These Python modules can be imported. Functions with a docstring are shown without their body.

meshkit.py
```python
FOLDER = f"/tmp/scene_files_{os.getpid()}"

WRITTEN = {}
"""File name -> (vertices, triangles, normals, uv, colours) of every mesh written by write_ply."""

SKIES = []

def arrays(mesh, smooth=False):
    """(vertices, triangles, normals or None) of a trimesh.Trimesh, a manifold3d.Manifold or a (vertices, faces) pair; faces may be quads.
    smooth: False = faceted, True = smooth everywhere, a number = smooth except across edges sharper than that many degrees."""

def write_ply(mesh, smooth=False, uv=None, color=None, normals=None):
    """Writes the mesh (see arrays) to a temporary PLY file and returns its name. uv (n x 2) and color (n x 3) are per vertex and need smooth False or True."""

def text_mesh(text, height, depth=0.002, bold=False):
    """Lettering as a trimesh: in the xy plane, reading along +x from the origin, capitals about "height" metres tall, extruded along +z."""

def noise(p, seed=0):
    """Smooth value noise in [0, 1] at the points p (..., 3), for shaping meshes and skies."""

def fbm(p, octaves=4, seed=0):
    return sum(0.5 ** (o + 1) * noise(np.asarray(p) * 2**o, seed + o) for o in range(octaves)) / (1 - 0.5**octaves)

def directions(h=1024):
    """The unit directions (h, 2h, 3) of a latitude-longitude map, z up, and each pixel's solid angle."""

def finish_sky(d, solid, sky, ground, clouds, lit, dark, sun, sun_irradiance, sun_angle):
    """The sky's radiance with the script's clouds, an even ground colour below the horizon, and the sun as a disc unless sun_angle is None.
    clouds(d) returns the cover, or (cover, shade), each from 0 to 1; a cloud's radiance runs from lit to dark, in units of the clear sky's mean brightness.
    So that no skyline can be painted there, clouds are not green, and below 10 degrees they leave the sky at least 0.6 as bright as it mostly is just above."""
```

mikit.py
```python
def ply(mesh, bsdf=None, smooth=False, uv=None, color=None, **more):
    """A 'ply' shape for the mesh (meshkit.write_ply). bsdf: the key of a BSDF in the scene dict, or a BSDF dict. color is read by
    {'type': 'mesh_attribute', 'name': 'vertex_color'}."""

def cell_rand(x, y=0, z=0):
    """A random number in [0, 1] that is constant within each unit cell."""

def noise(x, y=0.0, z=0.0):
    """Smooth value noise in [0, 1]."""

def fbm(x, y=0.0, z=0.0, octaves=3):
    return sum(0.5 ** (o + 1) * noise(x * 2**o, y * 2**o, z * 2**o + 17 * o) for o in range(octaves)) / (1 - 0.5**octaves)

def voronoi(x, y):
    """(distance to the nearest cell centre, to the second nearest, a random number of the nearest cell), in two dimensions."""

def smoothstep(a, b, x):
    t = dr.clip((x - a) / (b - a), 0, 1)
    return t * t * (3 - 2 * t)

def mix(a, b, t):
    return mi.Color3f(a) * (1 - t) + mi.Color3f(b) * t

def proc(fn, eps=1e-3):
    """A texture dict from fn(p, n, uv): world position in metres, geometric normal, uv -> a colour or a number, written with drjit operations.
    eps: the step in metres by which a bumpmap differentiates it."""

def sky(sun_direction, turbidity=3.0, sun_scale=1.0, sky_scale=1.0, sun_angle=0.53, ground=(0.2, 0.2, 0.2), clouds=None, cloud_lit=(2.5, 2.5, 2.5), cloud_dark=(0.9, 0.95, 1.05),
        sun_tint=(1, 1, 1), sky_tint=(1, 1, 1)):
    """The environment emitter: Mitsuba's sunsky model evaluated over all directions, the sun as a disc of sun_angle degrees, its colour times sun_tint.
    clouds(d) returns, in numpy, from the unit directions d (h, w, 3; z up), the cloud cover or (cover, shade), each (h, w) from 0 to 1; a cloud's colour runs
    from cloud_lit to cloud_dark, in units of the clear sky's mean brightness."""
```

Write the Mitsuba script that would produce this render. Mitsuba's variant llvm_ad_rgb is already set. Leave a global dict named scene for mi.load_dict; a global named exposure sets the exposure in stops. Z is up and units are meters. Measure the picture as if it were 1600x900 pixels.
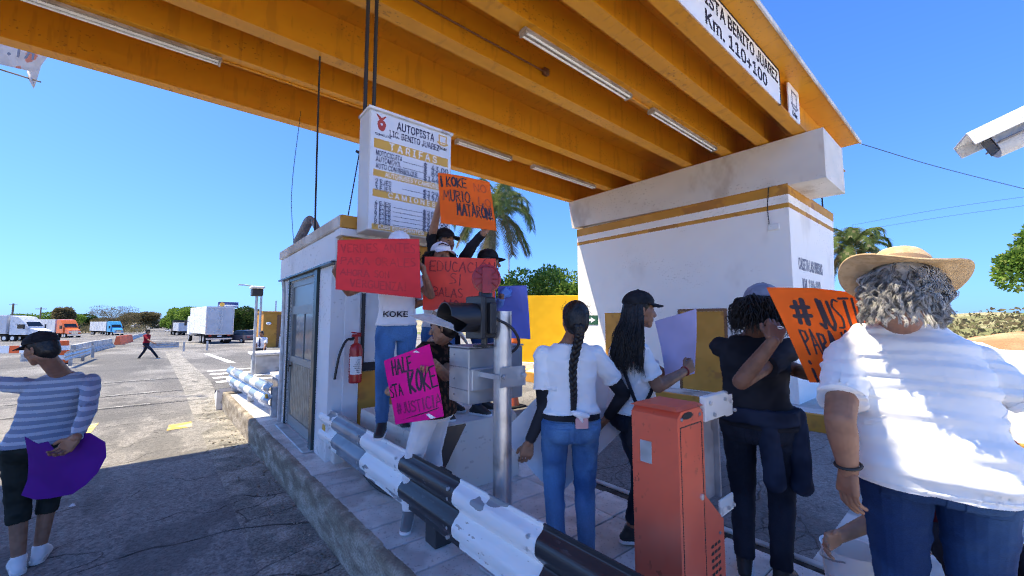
import math, random
import numpy as np
import trimesh
import mitsuba as mi
import drjit as dr
import mikit, meshkit
from mikit import noise, fbm, voronoi, cell_rand, smoothstep, mix, proc
from manifold3d import Manifold, Mesh
from shapely.geometry import Polygon, LineString, box as sbox, Point
from shapely.ops import unary_union
from shapely import affinity

T = mi.ScalarTransform4f
scene, labels = {}, {}

# ---------------------------------------------------------------- camera, sky, sun, exposure
EYE = (0.0, 0.0, 1.85)
HEAD, PITCH = math.radians(40.1), math.atan(50 / 628)
AIM = [EYE[0] + math.sin(HEAD) * math.cos(PITCH), EYE[1] + math.cos(HEAD) * math.cos(PITCH), EYE[2] + math.sin(PITCH)]
scene['camera'] = {'type': 'perspective', 'fov': 2 * math.degrees(math.atan(800 / 628)), 'fov_axis': 'x', 'near_clip': 0.05, 'far_clip': 6000.0,
                   'to_world': T().look_at(origin=list(EYE), target=AIM, up=[0, 0, 1])}
SUN = (-0.46, 0.31, 1.0)
scene['sky'] = mikit.sky(SUN, turbidity=4.5, sun_scale=0.9, sky_scale=1.25, ground=(0.30, 0.27, 0.23), sun_tint=(1.0, 1.05, 0.97), sky_tint=(0.33, 0.57, 0.98))
exposure = 2.65

# ---------------------------------------------------------------- helpers
rng = np.random.default_rng(7)
random.seed(7)
COUNT = {}


def V(*a):
    return np.array(a, float)


def unit(v):
    v = np.asarray(v, float)
    return v / (np.linalg.norm(v) + 1e-12)


def newkey(name, parent=None):
    k = f'{parent}__{name}' if parent else name
    n = COUNT.get(k, 0)
    COUNT[k] = n + 1
    return k if n == 0 else f'{k}_{n:03d}'


def add(name, mesh, mat, parent=None, smooth=30, **kw):
    k = newkey(name, parent)
    scene[k] = mikit.ply(mesh, mat, smooth, **kw)
    return k


def lab(k, label=None, cat=None, group=None, kind=None):
    d = labels.setdefault(k, {})
    for a, b in (('label', label), ('category', cat), ('group', group), ('kind', kind)):
        if b:
            d[a] = b
    return k


def thing(name, label, cat, group=None):
    return lab(newkey(name), label, cat, group)


def struct(name, mesh, mat, label, smooth=False, kind='structure'):
    return lab(add(name, mesh, mat, None, smooth), label, None, None, kind)


def cat_(*ms):
    return trimesh.util.concatenate([m for m in ms])


def box(x0, x1, y0, y1, z0, z1, bev=0.0):
    if bev > 0:
        b = min(bev, (x1 - x0) * .45, (y1 - y0) * .45, (z1 - z0) * .45)
        pts = []
        for ax in range(3):
            q = [b, b, b]
            q[ax] = 0
            for cx in (x0 + q[0], x1 - q[0]):
                for cy in (y0 + q[1], y1 - q[1]):
                    for cz in (z0 + q[2], z1 - q[2]):
                        pts.append((cx, cy, cz))
        return man2tri(Manifold.hull_points(np.array(pts)))
    m = trimesh.creation.box(extents=(x1 - x0, y1 - y0, z1 - z0))
    m.apply_translation(((x0 + x1) / 2, (y0 + y1) / 2, (z0 + z1) / 2))
    return m


def man2tri(m):
    q = m.to_mesh()
    return trimesh.Trimesh(np.array(q.vert_properties[:, :3], float), np.array(q.tri_verts), process=False)


def tri2man(t):
    return Manifold(Mesh(vert_properties=np.asarray(t.vertices, np.float32), tri_verts=np.asarray(t.faces, np.uint32)))


def turn(m, deg, axis=(0, 0, 1), at=(0, 0, 0)):
    m = m.copy()
    m.apply_transform(trimesh.transformations.rotation_matrix(math.radians(deg), axis, at))
    return m


def move(m, x=0, y=0, z=0):
    m = m.copy()
    m.apply_translation((x, y, z))
    return m


def frame(d):
    d = unit(d)
    u = unit(np.cross(d, (0, 0, 1.0) if abs(d[2]) < .95 else (1.0, 0, 0)))
    return u, np.cross(d, u), d


def tube(pts, r, n=8, cap=True):
    pts = np.asarray(pts, float)
    r = np.broadcast_to(np.asarray(r, float), (len(pts),))
    v, f = [], []
    tang = np.gradient(pts, axis=0)
    u, w, _ = frame(tang[0])
    for i, p in enumerate(pts):
        t = unit(tang[i])
        u = unit(u - t * np.dot(u, t))
        w = np.cross(t, u)
        for k in range(n):
            a = 2 * math.pi * k / n
            v.append(p + r[i] * (math.cos(a) * u + math.sin(a) * w))
    for i in range(len(pts) - 1):
        for k in range(n):
            a, b = i * n + k, i * n + (k + 1) % n
            f += [(a, b, b + n), (a, b + n, a + n)]
    if cap:
        v += [pts[0], pts[-1]]
        c0, c1, L = len(v) - 2, len(v) - 1, (len(pts) - 1) * n
        for k in range(n):
            f += [(c0, (k + 1) % n, k), (c1, L + k, L + (k + 1) % n)]
    return trimesh.Trimesh(np.array(v), np.array(f), process=False)


def cyl(p0, p1, r, n=16):
    return tube([p0, p1], r, n)


def bend(*p, n=8):
    """smooth curve through points (Catmull-Rom)"""
    p = [np.asarray(q, float) for q in p]
    p = [2 * p[0] - p[1]] + p + [2 * p[-1] - p[-2]]
    out = []
    for i in range(1, len(p) - 2):
        for t in np.linspace(0, 1, n, endpoint=False):
            a, b, c, d = p[i - 1:i + 3]
            out.append(.5 * ((2 * b) + (c - a) * t + (2 * a - 5 * b + 4 * c - d) * t * t + (3 * b - a - 3 * c + d) * t ** 3))
    out.append(p[-2])
    return np.array(out)


def prism(poly, h, O, ex, ey):
    """polygon in the (ex, ey) plane at O, thickness h along ex x ey"""
    poly = poly if hasattr(poly, 'geom_type') else Polygon(poly)
    gs = [g for g in getattr(poly, 'geoms', [poly]) if g.geom_type == 'Polygon' and g.area > 1e-9]
    m = trimesh.util.concatenate([trimesh.creation.extrude_polygon(g, h, engine='earcut') for g in gs])
    ex, ey = unit(ex), unit(ey)
    ez = np.cross(ex, ey)
    M = np.eye(4)
    M[:3, 0], M[:3, 1], M[:3, 2], M[:3, 3] = ex, ey, ez, O
    m.apply_transform(M)
    return m


def text(s, O, ex, ey, h, width=None, depth=0.003, bold=False, centre=False):
    m = meshkit.text_mesh(s, h, depth, bold)
    w = m.bounds[1][0] - m.bounds[0][0]
    m.apply_translation((-m.bounds[0][0], 0, 0))
    if width:
        m.apply_scale((width / w, 1, 1))
        w = width
    if centre:
        m.apply_translation((-w / 2, 0, 0))
    ex, ey = unit(ex), unit(ey)
    M = np.eye(4)
    M[:3, 0], M[:3, 1], M[:3, 2], M[:3, 3] = ex, ey, np.cross(ex, ey), O
    m.apply_transform(M)
    return m


def revolve(prof, n=32):
    """profile of (r, z) points turned about z, open profile"""
    m = trimesh.creation.revolve(np.array(prof, float), sections=n)
    return m


# ---------------------------------------------------------------- materials
def rgb(c):
    return {'type': 'rgb', 'value': [float(x) for x in c]}


def srgb(r, g, b):
    return tuple((x / 255 / 12.92) if x < 10 else ((x / 255 + .055) / 1.055) ** 2.4 for x in (r, g, b))


def mat(name, color, rough=.6, metal=0.0, bump=None, scale=.002, spec=.5, eps=1e-3, coat=0.0, sheen=0.0):
    base = rgb(color) if isinstance(color, (tuple, list)) else proc(color)
    b = {'type': 'principled', 'base_color': base, 'roughness': float(rough) if not callable(rough) else proc(rough), 'specular': spec}
    if metal:
        b['metallic'] = float(metal)
    if coat:
        b['clearcoat'] = coat
    if sheen:
        b['sheen'] = sheen
    if bump:
        b = {'type': 'bumpmap', 'tex': proc(bump, eps), 'scale': float(scale), 'bsdf': b}
    scene[name] = {'type': 'twosided', 'bsdf': b}
    return name


def speckle(c0, c1, f, contrast=(.35, .65), octv=3, c2=None, f2=1.0, lim=(.55, .7)):
    def fn(p, n, uv):
        t = smoothstep(contrast[0], contrast[1], fbm(p.x * f, p.y * f, p.z * f, octv))
        c = mix(c0, c1, t)
        if c2 is not None:
            c = mix(c, mi.Color3f(c2), smoothstep(lim[0], lim[1], fbm(p.x * f2 + 31, p.y * f2 + 7, p.z * f2, 4)))
        return c
    return fn


def crack(p):
    """thin wandering cracks, mostly across the lane; 0 .. 1"""
    w = fbm(p.x * .55 + 3, p.y * .55, 0, 4)
    a = p.y * 1.5 + p.x * .42 + (w - .5) * 2.4
    d1 = dr.abs(a - dr.floor(a) - .5)
    m1 = smoothstep(.34, .46, noise(p.x * .45, p.y * .45 + 9, 2))
    w2 = fbm(p.x * 1.4 + 11, p.y * 1.4 + 5, 4, 3)
    b = p.y * .75 - p.x * .12 + (w2 - .5) * 1.2
    d2 = dr.abs(b - dr.floor(b) - .5)
    vx = voronoi(p.x * 3.1 + (w - .5) * 3, p.y * 3.1 + (w2 - .5) * 3)
    d3 = vx[1] - vx[0]
    m3 = smoothstep(.56, .66, fbm(p.x * .5 + 40, p.y * .5, 3, 2))
    return dr.maximum(dr.maximum((1 - smoothstep(.004, .024, d1)) * m1, (1 - smoothstep(.003, .012, d2)) * .8), (1 - smoothstep(.01, .06, d3)) * m3 * .8)


def asphalt_c(p, n, uv):
    big = fbm(p.x * .5, p.y * .22, 0, 4)
    grit = noise(p.x * 95, p.y * 95, 0)
    grit2 = noise(p.x * 38 + 5, p.y * 38, 1)
    c = mix((.135, .128, .122), (.235, .222, .208), smoothstep(.3, .7, big))
    c = c * (0.45 + .6 * grit + .5 * grit2)
    lane = smoothstep(.45, .62, fbm(p.x * 2.3 + 3, p.y * .5 + 2, 1, 4)) * (1 - smoothstep(.2, .95, dr.abs(p.x + .75 + .2 * (big - .5))))
    c = mix(c, mi.Color3f(.10, .097, .095) * (.75 + .5 * grit2), lane * .62)
    stain = smoothstep(.60, .67, fbm(p.x * 1.3 + 8, p.y * 1.1 + 3, 2, 4))
    c = mix(c, mi.Color3f(.10, .097, .094), stain * .5)
    near = 1 - smoothstep(14, 24, p.y)
    return mix(c, mi.Color3f(.035, .033, .032), crack(p) * (.35 + .6 * noise(p.x * 17, p.y * 17, 5)) * near)


def asphalt_b(p, n, uv):
    return noise(p.x * 70, p.y * 70, 0) * .35 + noise(p.x * 24, p.y * 24, 3) * .3 - crack(p) * 1.6


mat('asphalt', asphalt_c, .9, bump=asphalt_b, scale=.006, spec=.25, eps=.004)
mat('earth', speckle((.27, .215, .15), (.40, .33, .24), .35, c2=(.13, .15, .06), f2=.11, lim=(.5, .6)), .95, spec=.1)
mat('red_earth', speckle((.42, .20, .10), (.52, .27, .15), .6), .95, spec=.1)


def kerb_c(p, n, uv):
    t = fbm(p.x * 5, p.y * 5, p.z * 9, 4)
    c = mix((.22, .185, .14), (.40, .35, .285), smoothstep(.3, .7, t))
    dirt = smoothstep(.45, .60, fbm(p.x * 9 + 5, p.y * 9, p.z * 16, 5))
    c = mix(c, mi.Color3f(.12, .10, .078), dirt * .35)
    return c * (.7 + .6 * noise(p.x * 90, p.y * 90, p.z * 90))


mat('kerb_concrete', kerb_c, .9, bump=lambda p, n, uv: fbm(p.x * 14, p.y * 14, p.z * 14, 4), scale=.02, spec=.2, eps=.004)
mat('apron_concrete', speckle((.46, .44, .41), (.58, .56, .52), 2.0, c2=(.36, .34, .31), f2=1.1, lim=(.56, .66)), .9, spec=.2)
mat('concrete', speckle((.36, .35, .33), (.52, .51, .48), 3.0, c2=(.27, .25, .22), f2=2.1, lim=(.58, .68)), .85, spec=.25, bump=lambda p, n, uv: fbm(p.x * 20, p.y * 20, p.z * 20, 3), scale=.004, eps=.004)
def gutter_c(p, n, uv):
    t = fbm(p.x * 6, p.y * 6, 2, 5)
    c = mix((.19, .18, .16), (.33, .305, .27), smoothstep(.3, .7, t)) * (.6 + .8 * noise(p.x * 80, p.y * 80, 1))
    return mix(c, mi.Color3f(.04, .038, .035), crack(p) * .8)


mat('cracked_gutter', gutter_c, .9, spec=.2, bump=asphalt_b, scale=.006, eps=.004)


def tile_fn(c0, c1, sh):
    def fn(p, n, uv):
        c = mix(c0, c1, smoothstep(.35, .65, fbm(p.x * 6 + sh, p.y * 6, 0, 4)))
        d = smoothstep(.52, .70, fbm(p.x * 3.3 + sh * .1, p.y * 3.3 + 9, 0, 5))
        c = mix(c, mi.Color3f(.24, .225, .21), d * .5)
        spot = smoothstep(.80, .9, noise(p.x * 90, p.y * 90, sh))
        return mix(c, mi.Color3f(.12, .11, .10), spot * .4)
    return fn


mat('tile_pale', tile_fn((.54, .525, .495), (.66, .645, .615), 0), .45, spec=.4)
mat('tile_grey', tile_fn((.47, .455, .435), (.59, .575, .55), 13), .5, spec=.4)
mat('tile_warm', tile_fn((.51, .485, .445), (.63, .605, .56), 29), .5, spec=.4)
mat('grout', speckle((.035, .033, .03), (.085, .08, .07), 20), .95, spec=.1)


def canopy_c(p, n, uv):
    t = fbm(p.x * .8, p.y * 2.5, p.z * 2.5, 4)
    c = mix((.60, .245, .008), (.68, .295, .014), t)
    run = smoothstep(.58, .68, fbm(p.x * 13, p.y * 5, p.z * 1.4 + 5, 4))
    c = mix(c, mi.Color3f(.44, .165, .015), run * .4)
    sp = smoothstep(.66, .74, fbm(p.x * 31, p.y * 31, p.z * 31, 3)) * smoothstep(.5, .62, fbm(p.x * 1.7 + 9, p.y * 3, p.z * 3, 3))
    return mix(c, mi.Color3f(.20, .08, .025), sp * .5)


mat('canopy_paint', canopy_c, .42, spec=.45)


def plaster_fn(c0, c1, dirt, f2, lim):
    def fn(p, n, uv):
        c = mix(c0, c1, fbm(p.x * 2, p.y * 2, p.z * 2, 3))
        d = smoothstep(lim[0], lim[1], fbm(p.x * f2, p.y * f2, p.z * f2 * .45, 5))
        c = mix(c, mi.Color3f(dirt), d * .5)
        s = smoothstep(.66, .74, fbm(p.x * 26, p.y * 26, p.z * 26, 3)) * smoothstep(.52, .64, fbm(p.x * .9 + 3, p.y * .9, p.z * 1.4, 3))
        return mix(c, mi.Color3f(dirt) * .6, s * .3)
    return fn


wall_b = lambda p, n, uv: fbm(p.x * 30, p.y * 30, p.z * 30, 3)
mat('white_plaster', plaster_fn((.82, .79, .74), (.86, .83, .78), (.60, .56, .50), 1.6, (.60, .80)), .75, bump=wall_b, scale=.002, spec=.3, eps=.004)
mat('worn_plaster', plaster_fn((.60, .56, .50), (.70, .66, .60), (.33, .26, .19), 2.2, (.50, .70)), .8, bump=wall_b, scale=.004, spec=.25, eps=.004)
mat('booth_white', plaster_fn((.68, .69, .70), (.76, .77, .78), (.42, .40, .37), 1.9, (.55, .70)), .6, spec=.35)
mat('ochre_paint', speckle((.50, .235, .035), (.57, .28, .05), 2.5, c2=(.40, .18, .04), f2=3, lim=(.6, .7)), .6, spec=.3)
mat('yellow_paint', speckle((.83, .46, .008), (.88, .50, .012), 2.0), .6, spec=.3)
mat('yellow_worn', speckle((.66, .43, .10), (.45, .40, .30), 9, (.42, .58)), .85, spec=.2)
mat('white_worn', speckle((.70, .69, .66), (.42, .41, .39), 6, (.45, .62)), .85, spec=.2)


def chip(p, f, lo, hi, sh=0):
    return smoothstep(lo, hi, fbm(p.x * f * 1.6 + sh, p.y * f, p.z * f * 2.2, 4))


def railw_c(p, n, uv):
    c = mix((.72, .73, .73), (.80, .80, .79), fbm(p.x * 4, p.y * 4, p.z * 4, 2))
    c = mix(c, mi.Color3f(.23, .25, .27), smoothstep(.0, 1, chip(p, 2.2, .635, .644)))
    sc = smoothstep(.68, .72, fbm(p.x * 70, p.y * 30, p.z * 70, 3)) * smoothstep(.5, .6, fbm(p.x * 4, p.y * 2 + 3, p.z * 4, 3))
    return mix(c, mi.Color3f(.28, .22, .17), sc * .7)


def railk_c(p, n, uv):
    c = mix((.018, .020, .026), (.035, .037, .043), fbm(p.x * 5, p.y * 5, p.z * 5, 3))
    sc = smoothstep(.66, .71, fbm(p.x * 60, p.y * 22, p.z * 60, 3)) * smoothstep(.5, .6, fbm(p.x * 4, p.y * 2 + 7, p.z * 4, 3))
    return mix(c, mi.Color3f(.13, .13, .14), sc * .6)


mat('rail_white', railw_c, .38, spec=.5)
mat('rail_black', railk_c, .3, spec=.5)
mat('rail_slate', speckle((.13, .16, .20), (.19, .23, .28), 5), .35, spec=.5)
mat('galvanised', speckle((.42, .43, .44), (.58, .59, .60), 9), .42, metal=.55)
mat('pole_steel', speckle((.50, .50, .51), (.60, .60, .61), 12, c2=(.36, .34, .32), f2=6), .33, metal=.75)
mat('box_steel', speckle((.36, .38, .40), (.44, .46, .48), 7, c2=(.30, .30, .30), f2=5), .38, metal=.45)
mat('aluminium', (.72, .72, .73), .35, metal=.8)


def gate_c(p, n, uv):
    c = mix((.64, .105, .055), (.71, .135, .07), fbm(p.x * 5, p.y * 5, p.z * 5, 3))
    f = smoothstep(.50, .68, fbm(p.x * 4 + 2, p.y * 4, p.z * 1.6, 5))
    c = mix(c, mi.Color3f(.68, .17, .10), f * .6)
    s = smoothstep(.66, .72, fbm(p.x * 60, p.y * 60, p.z * 34, 3)) * smoothstep(.52, .62, fbm(p.x * 5, p.y * 5, p.z * 3 + 4, 3))
    return mix(c, mi.Color3f(.24, .06, .035), s * .6)


mat('gate_orange', gate_c, .45, spec=.4)
mat('gate_grey', speckle((.20, .19, .20), (.27, .26, .27), 8), .5, spec=.4)
mat('off_white', speckle((.70, .69, .66), (.76, .75, .72), 6, c2=(.45, .42, .38), f2=8, lim=(.62, .68)), .5, spec=.4)
mat('plain_white', (.80, .80, .79), .4)
mat('black_plastic', (.018, .018, .02), .38)
mat('dark_rubber', (.025, .025, .025), .8, spec=.2)
mat('dark_paint', (.03, .032, .035), .5)
mat('tar_black', (.02, .02, .022), .7)
mat('extinguisher_red', (.40, .012, .012), .25, coat=.6)
mat('signal_red', speckle((.27, .012, .018), (.34, .02, .026), 12), .28, spec=.5)
mat('cone_orange', (.80, .16, .05), .5)
mat('drum_orange', (.85, .13, .02), .5)
mat('reflective_white', (.85, .85, .85), .4)
mat('print_black', (.012, .012, .02), .6)
mat('print_navy', (.022, .028, .085), .6)
mat('print_grey', (.20, .20, .24), .6)
mat('print_gold', (.62, .36, .06), .5)
mat('print_red', (.42, .06, .05), .6)
mat('board_face', (.68, .71, .76), .35)
mat('board_side', (.62, .62, .60), .5)
mat('dark_green_frame', (.015, .035, .04), .35)
mat('louver_tan', speckle((.22, .195, .15), (.27, .245, .19), 9), .45)
mat('door_frame_grey', (.20, .22, .22), .4)
mat('glove_blue', (.12, .24, .60), .7)
scene['window_glass'] = {'type': 'thindielectric', 'int_ior': 1.5}
mat('dark_glass', (.015, .02, .025), .08, spec=.6)
mat('tinted_pane', (.09, .11, .125), .10, spec=.6)
mat('lamp_tube', (.86, .85, .80), .3)
mat('lamp_tray', speckle((.34, .28, .22), (.46, .40, .33), 10), .5)
mat('conduit_brown', (.20, .09, .035), .5)
mat('cable_black', (.03, .028, .03), .6)
mat('banner_cloth', speckle((.58, .50, .44), (.66, .58, .52), 6, c2=(.62, .20, .12), f2=2.2, lim=(.60, .64)), .8)
mat('truck_white', speckle((.70, .70, .70), (.76, .76, .76), 1.5, c2=(.55, .54, .52), f2=2.5), .45)
mat('truck_panel', speckle((.55, .56, .57), (.62, .63, .64), 1.2), .5)
mat('truck_orange', (.72, .15, .03), .3, coat=.5)
mat('truck_blue', (.05, .30, .55), .3, coat=.5)
mat('trailer_grey', speckle((.50, .51, .54), (.58, .59, .62), .8), .5)
mat('chassis_dark', (.03, .03, .032), .7)
mat('car_dark', (.09, .07, .08), .25, coat=.6)
mat('tail_red', (.45, .02, .02), .3)
mat('chrome', (.7, .7, .72), .15, metal=.9)
mat('blue_banner', (.04, .07, .22), .5)


def leaf_fn(c0, c1, c2):
    def fn(p, n, uv):
        r = cell_rand(p.x * 9, p.y * 9, p.z * 9)
        return mix(mix(c0, c1, r), mi.Color3f(c2), smoothstep(.86, .9, cell_rand(p.x * 7 + 50, p.y * 7, p.z * 7)))
    return fn


def leafmat(name, c0, c1, c2, trans=.7):
    scene[name] = {'type': 'principledthin', 'base_color': proc(leaf_fn(c0, c1, c2)), 'roughness': .5, 'diff_trans': trans, 'spec_trans': 0.0, 'eta': 1.4}
    return name


leafmat('leaf_green', (.10, .19, .035), (.22, .34, .06), (.38, .44, .12))
leafmat('leaf_dark', (.035, .07, .02), (.07, .12, .03), (.13, .16, .05))
leafmat('leaf_dry', (.16, .13, .07), (.24, .20, .11), (.14, .16, .06))
leafmat('leaf_palm', (.09, .13, .045), (.17, .22, .07), (.32, .29, .15))
mat('bark', speckle((.16, .12, .085), (.28, .23, .17), 9), .9, spec=.1)
mat('palm_bark', speckle((.20, .16, .12), (.33, .28, .22), 12), .9, spec=.1)
mat('scrub', speckle((.14, .14, .06), (.26, .23, .13), .3), .95, spec=.1)

# people
mat('skin_brown', speckle((.26, .125, .075), (.31, .155, .095), 25), .5, spec=.35)
mat('skin_tan', speckle((.34, .18, .11), (.39, .21, .135), 25), .5, spec=.35)
mat('skin_dark', speckle((.16, .075, .045), (.20, .095, .058), 25), .5, spec=.35)
mat('lip_brown', (.20, .07, .06), .4)
mat('eye_dark', (.02, .015, .012), .2)


def cloth_b(p, n, uv):
    return fbm(p.x * 9, p.y * 9, p.z * 14, 3) + .12 * noise(p.x * 260, p.y * 260, p.z * 260)


mat('white_cotton', speckle((.76, .76, .77), (.82, .82, .82), 6), .85, spec=.15, bump=cloth_b, scale=.006, eps=.003)
mat('black_cotton', speckle((.014, .015, .02), (.026, .027, .034), 8), .85, spec=.15, bump=cloth_b, scale=.006, eps=.003)
mat('red_cotton', (.24, .012, .025), .85, spec=.15)
mat('maroon_cotton', (.10, .012, .02), .85, spec=.15)
mat('pale_blue_cotton', (.15, .25, .55), .8, spec=.15)


def denim(c0, c1, name):
    def fn(p, n, uv):
        t = fbm(p.x * 5, p.y * 5, p.z * 3, 4)
        w = noise(p.x * 330, p.y * 330, p.z * 330)
        return mix(c0, c1, smoothstep(.38, .66, t)) * (.78 + .44 * w)
    return mat(name, fn, .85, spec=.15, bump=cloth_b, scale=.007, eps=.003)


denim((.045, .11, .25), (.10, .22, .42), 'denim_mid')
denim((.014, .036, .105), (.03, .072, .17), 'denim_dark')
denim((.05, .12, .27), (.12, .25, .45), 'denim_blue')
denim((.011, .014, .024), (.022, .028, .045), 'denim_black')


def stripes_c(p, n, uv):
    wob = (fbm(p.x * 3, p.y * 3, p.z * 3, 2) - .5) * .02
    a = (p.z + wob) * 19
    t = smoothstep(.52, .62, dr.abs(a - dr.floor(a) - .5) * 2)
    return mix((.22, .26, .36), (.44, .48, .56), t)


mat('striped_jersey', stripes_c, .85, spec=.15, bump=cloth_b, scale=.006, eps=.003)
mat('legging_black', speckle((.010, .014, .012), (.02, .025, .022), 10), .75, spec=.2)


def floral_c(p, n, uv):
    v = voronoi(p.x * 22 + p.y * 15, p.z * 22)
    return mix((.10, .045, .03), (.012, .010, .010), smoothstep(.18, .42, v[0]))


mat('floral_blouse', floral_c, .8, spec=.15)


def print_c(p, n, uv):
    t = fbm(p.x * 16, p.y * 16, p.z * 14, 4)
    c = mix((.02, .018, .02), (.17, .065, .05), smoothstep(.46, .60, t))
    return mix(c, mi.Color3f(.36, .24, .16), smoothstep(.62, .70, t))


mat('shirt_print', print_c, .8, spec=.15)
mat('white_trouser', speckle((.68, .68, .70), (.76, .76, .77), 8), .85, spec=.15, bump=cloth_b, scale=.006, eps=.003)
mat('navy_jacket', speckle((.010, .016, .035), (.02, .03, .06), 8), .8, spec=.2, bump=cloth_b, scale=.01, eps=.003)
mat('black_cap', speckle((.012, .012, .014), (.02, .02, .023), 30), .8, spec=.2)
mat('white_cap', (.78, .78, .80), .8, spec=.2)
mat('grey_cap', speckle((.19, .19, .24), (.24, .24, .29), 30), .85, spec=.2)
mat('cream_straw', speckle((.66, .57, .45), (.74, .66, .54), 40), .8, spec=.15)
mat('tan_straw', speckle((.55, .38, .21), (.64, .46, .27), 60), .8, spec=.15)
mat('hat_band', (.30, .20, .12), .7)
mat('hair_black', speckle((.006, .005, .005), (.018, .014, .012), 60), .42, spec=.4)
mat('hair_grey', speckle((.40, .38, .35), (.64, .61, .56), 22), .5, spec=.3)
mat('hair_grey_dark', speckle((.07, .065, .06), (.15, .14, .13), 30), .5, spec=.3)
mat('shoe_white', (.74, .74, .74), .5)
mat('shoe_grey', (.13, .14, .15), .6)
mat('shoe_black', (.02, .02, .022), .5)
mat('hivis_orange', (.85, .16, .02), .7)
mat('phone_case', (.55, .30, .32), .3)
mat('phone_screen', (.06, .16, .24), .1)
mat('gold_ring', (.7, .7, .66), .2, metal=.9)
mat('bracelet_red', (.3, .03, .03), .5)


# posters: matt card, a little uneven
def card(name, c, k=.06):
    c = np.array(c)
    return mat(name, speckle([float(x) for x in c * (1 - k)], [float(x) for x in np.minimum(c * (1 + k), .95)], 5), .7, spec=.2)


card('card_red', (.78, .045, .05))
card('card_scarlet', (.86, .085, .055))
card('card_orange', (.90, .135, .012))
card('card_magenta', (.82, .008, .25))
card('card_lavender', (.36, .33, .52))
card('card_blue', (.17, .18, .50))
card('card_purple', (.085, .008, .20))
card('card_white', (.84, .84, .86), .02)
mat('ink_red', (.30, .012, .02), .6)
mat('ink_pale_red', (.56, .022, .03), .6)
mat('brown_wall', speckle((.16, .12, .085), (.24, .18, .13), .4, c2=(.12, .13, .06), f2=.2), .9, spec=.1)
mat('ink_black', (.02, .012, .03), .6)
mat('ink_faint', (.46, .06, .012), .6)
mat('ink_plum', (.28, .005, .10), .6)

# ---------------------------------------------------------------- ground, road, lanes
def zg(y):
    return float(np.interp(y, [-400, 9, 320, 450, 1300, 3000], [0, 0, -5.0, -5.0, 0.3, 1.0]))


YB = [-400, -60, -12, -6, 0, 3, 6, 9, 12, 16, 22, 30, 42, 60, 85, 120, 170, 230, 320, 380, 450, 650, 900, 1300, 3000]


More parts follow.
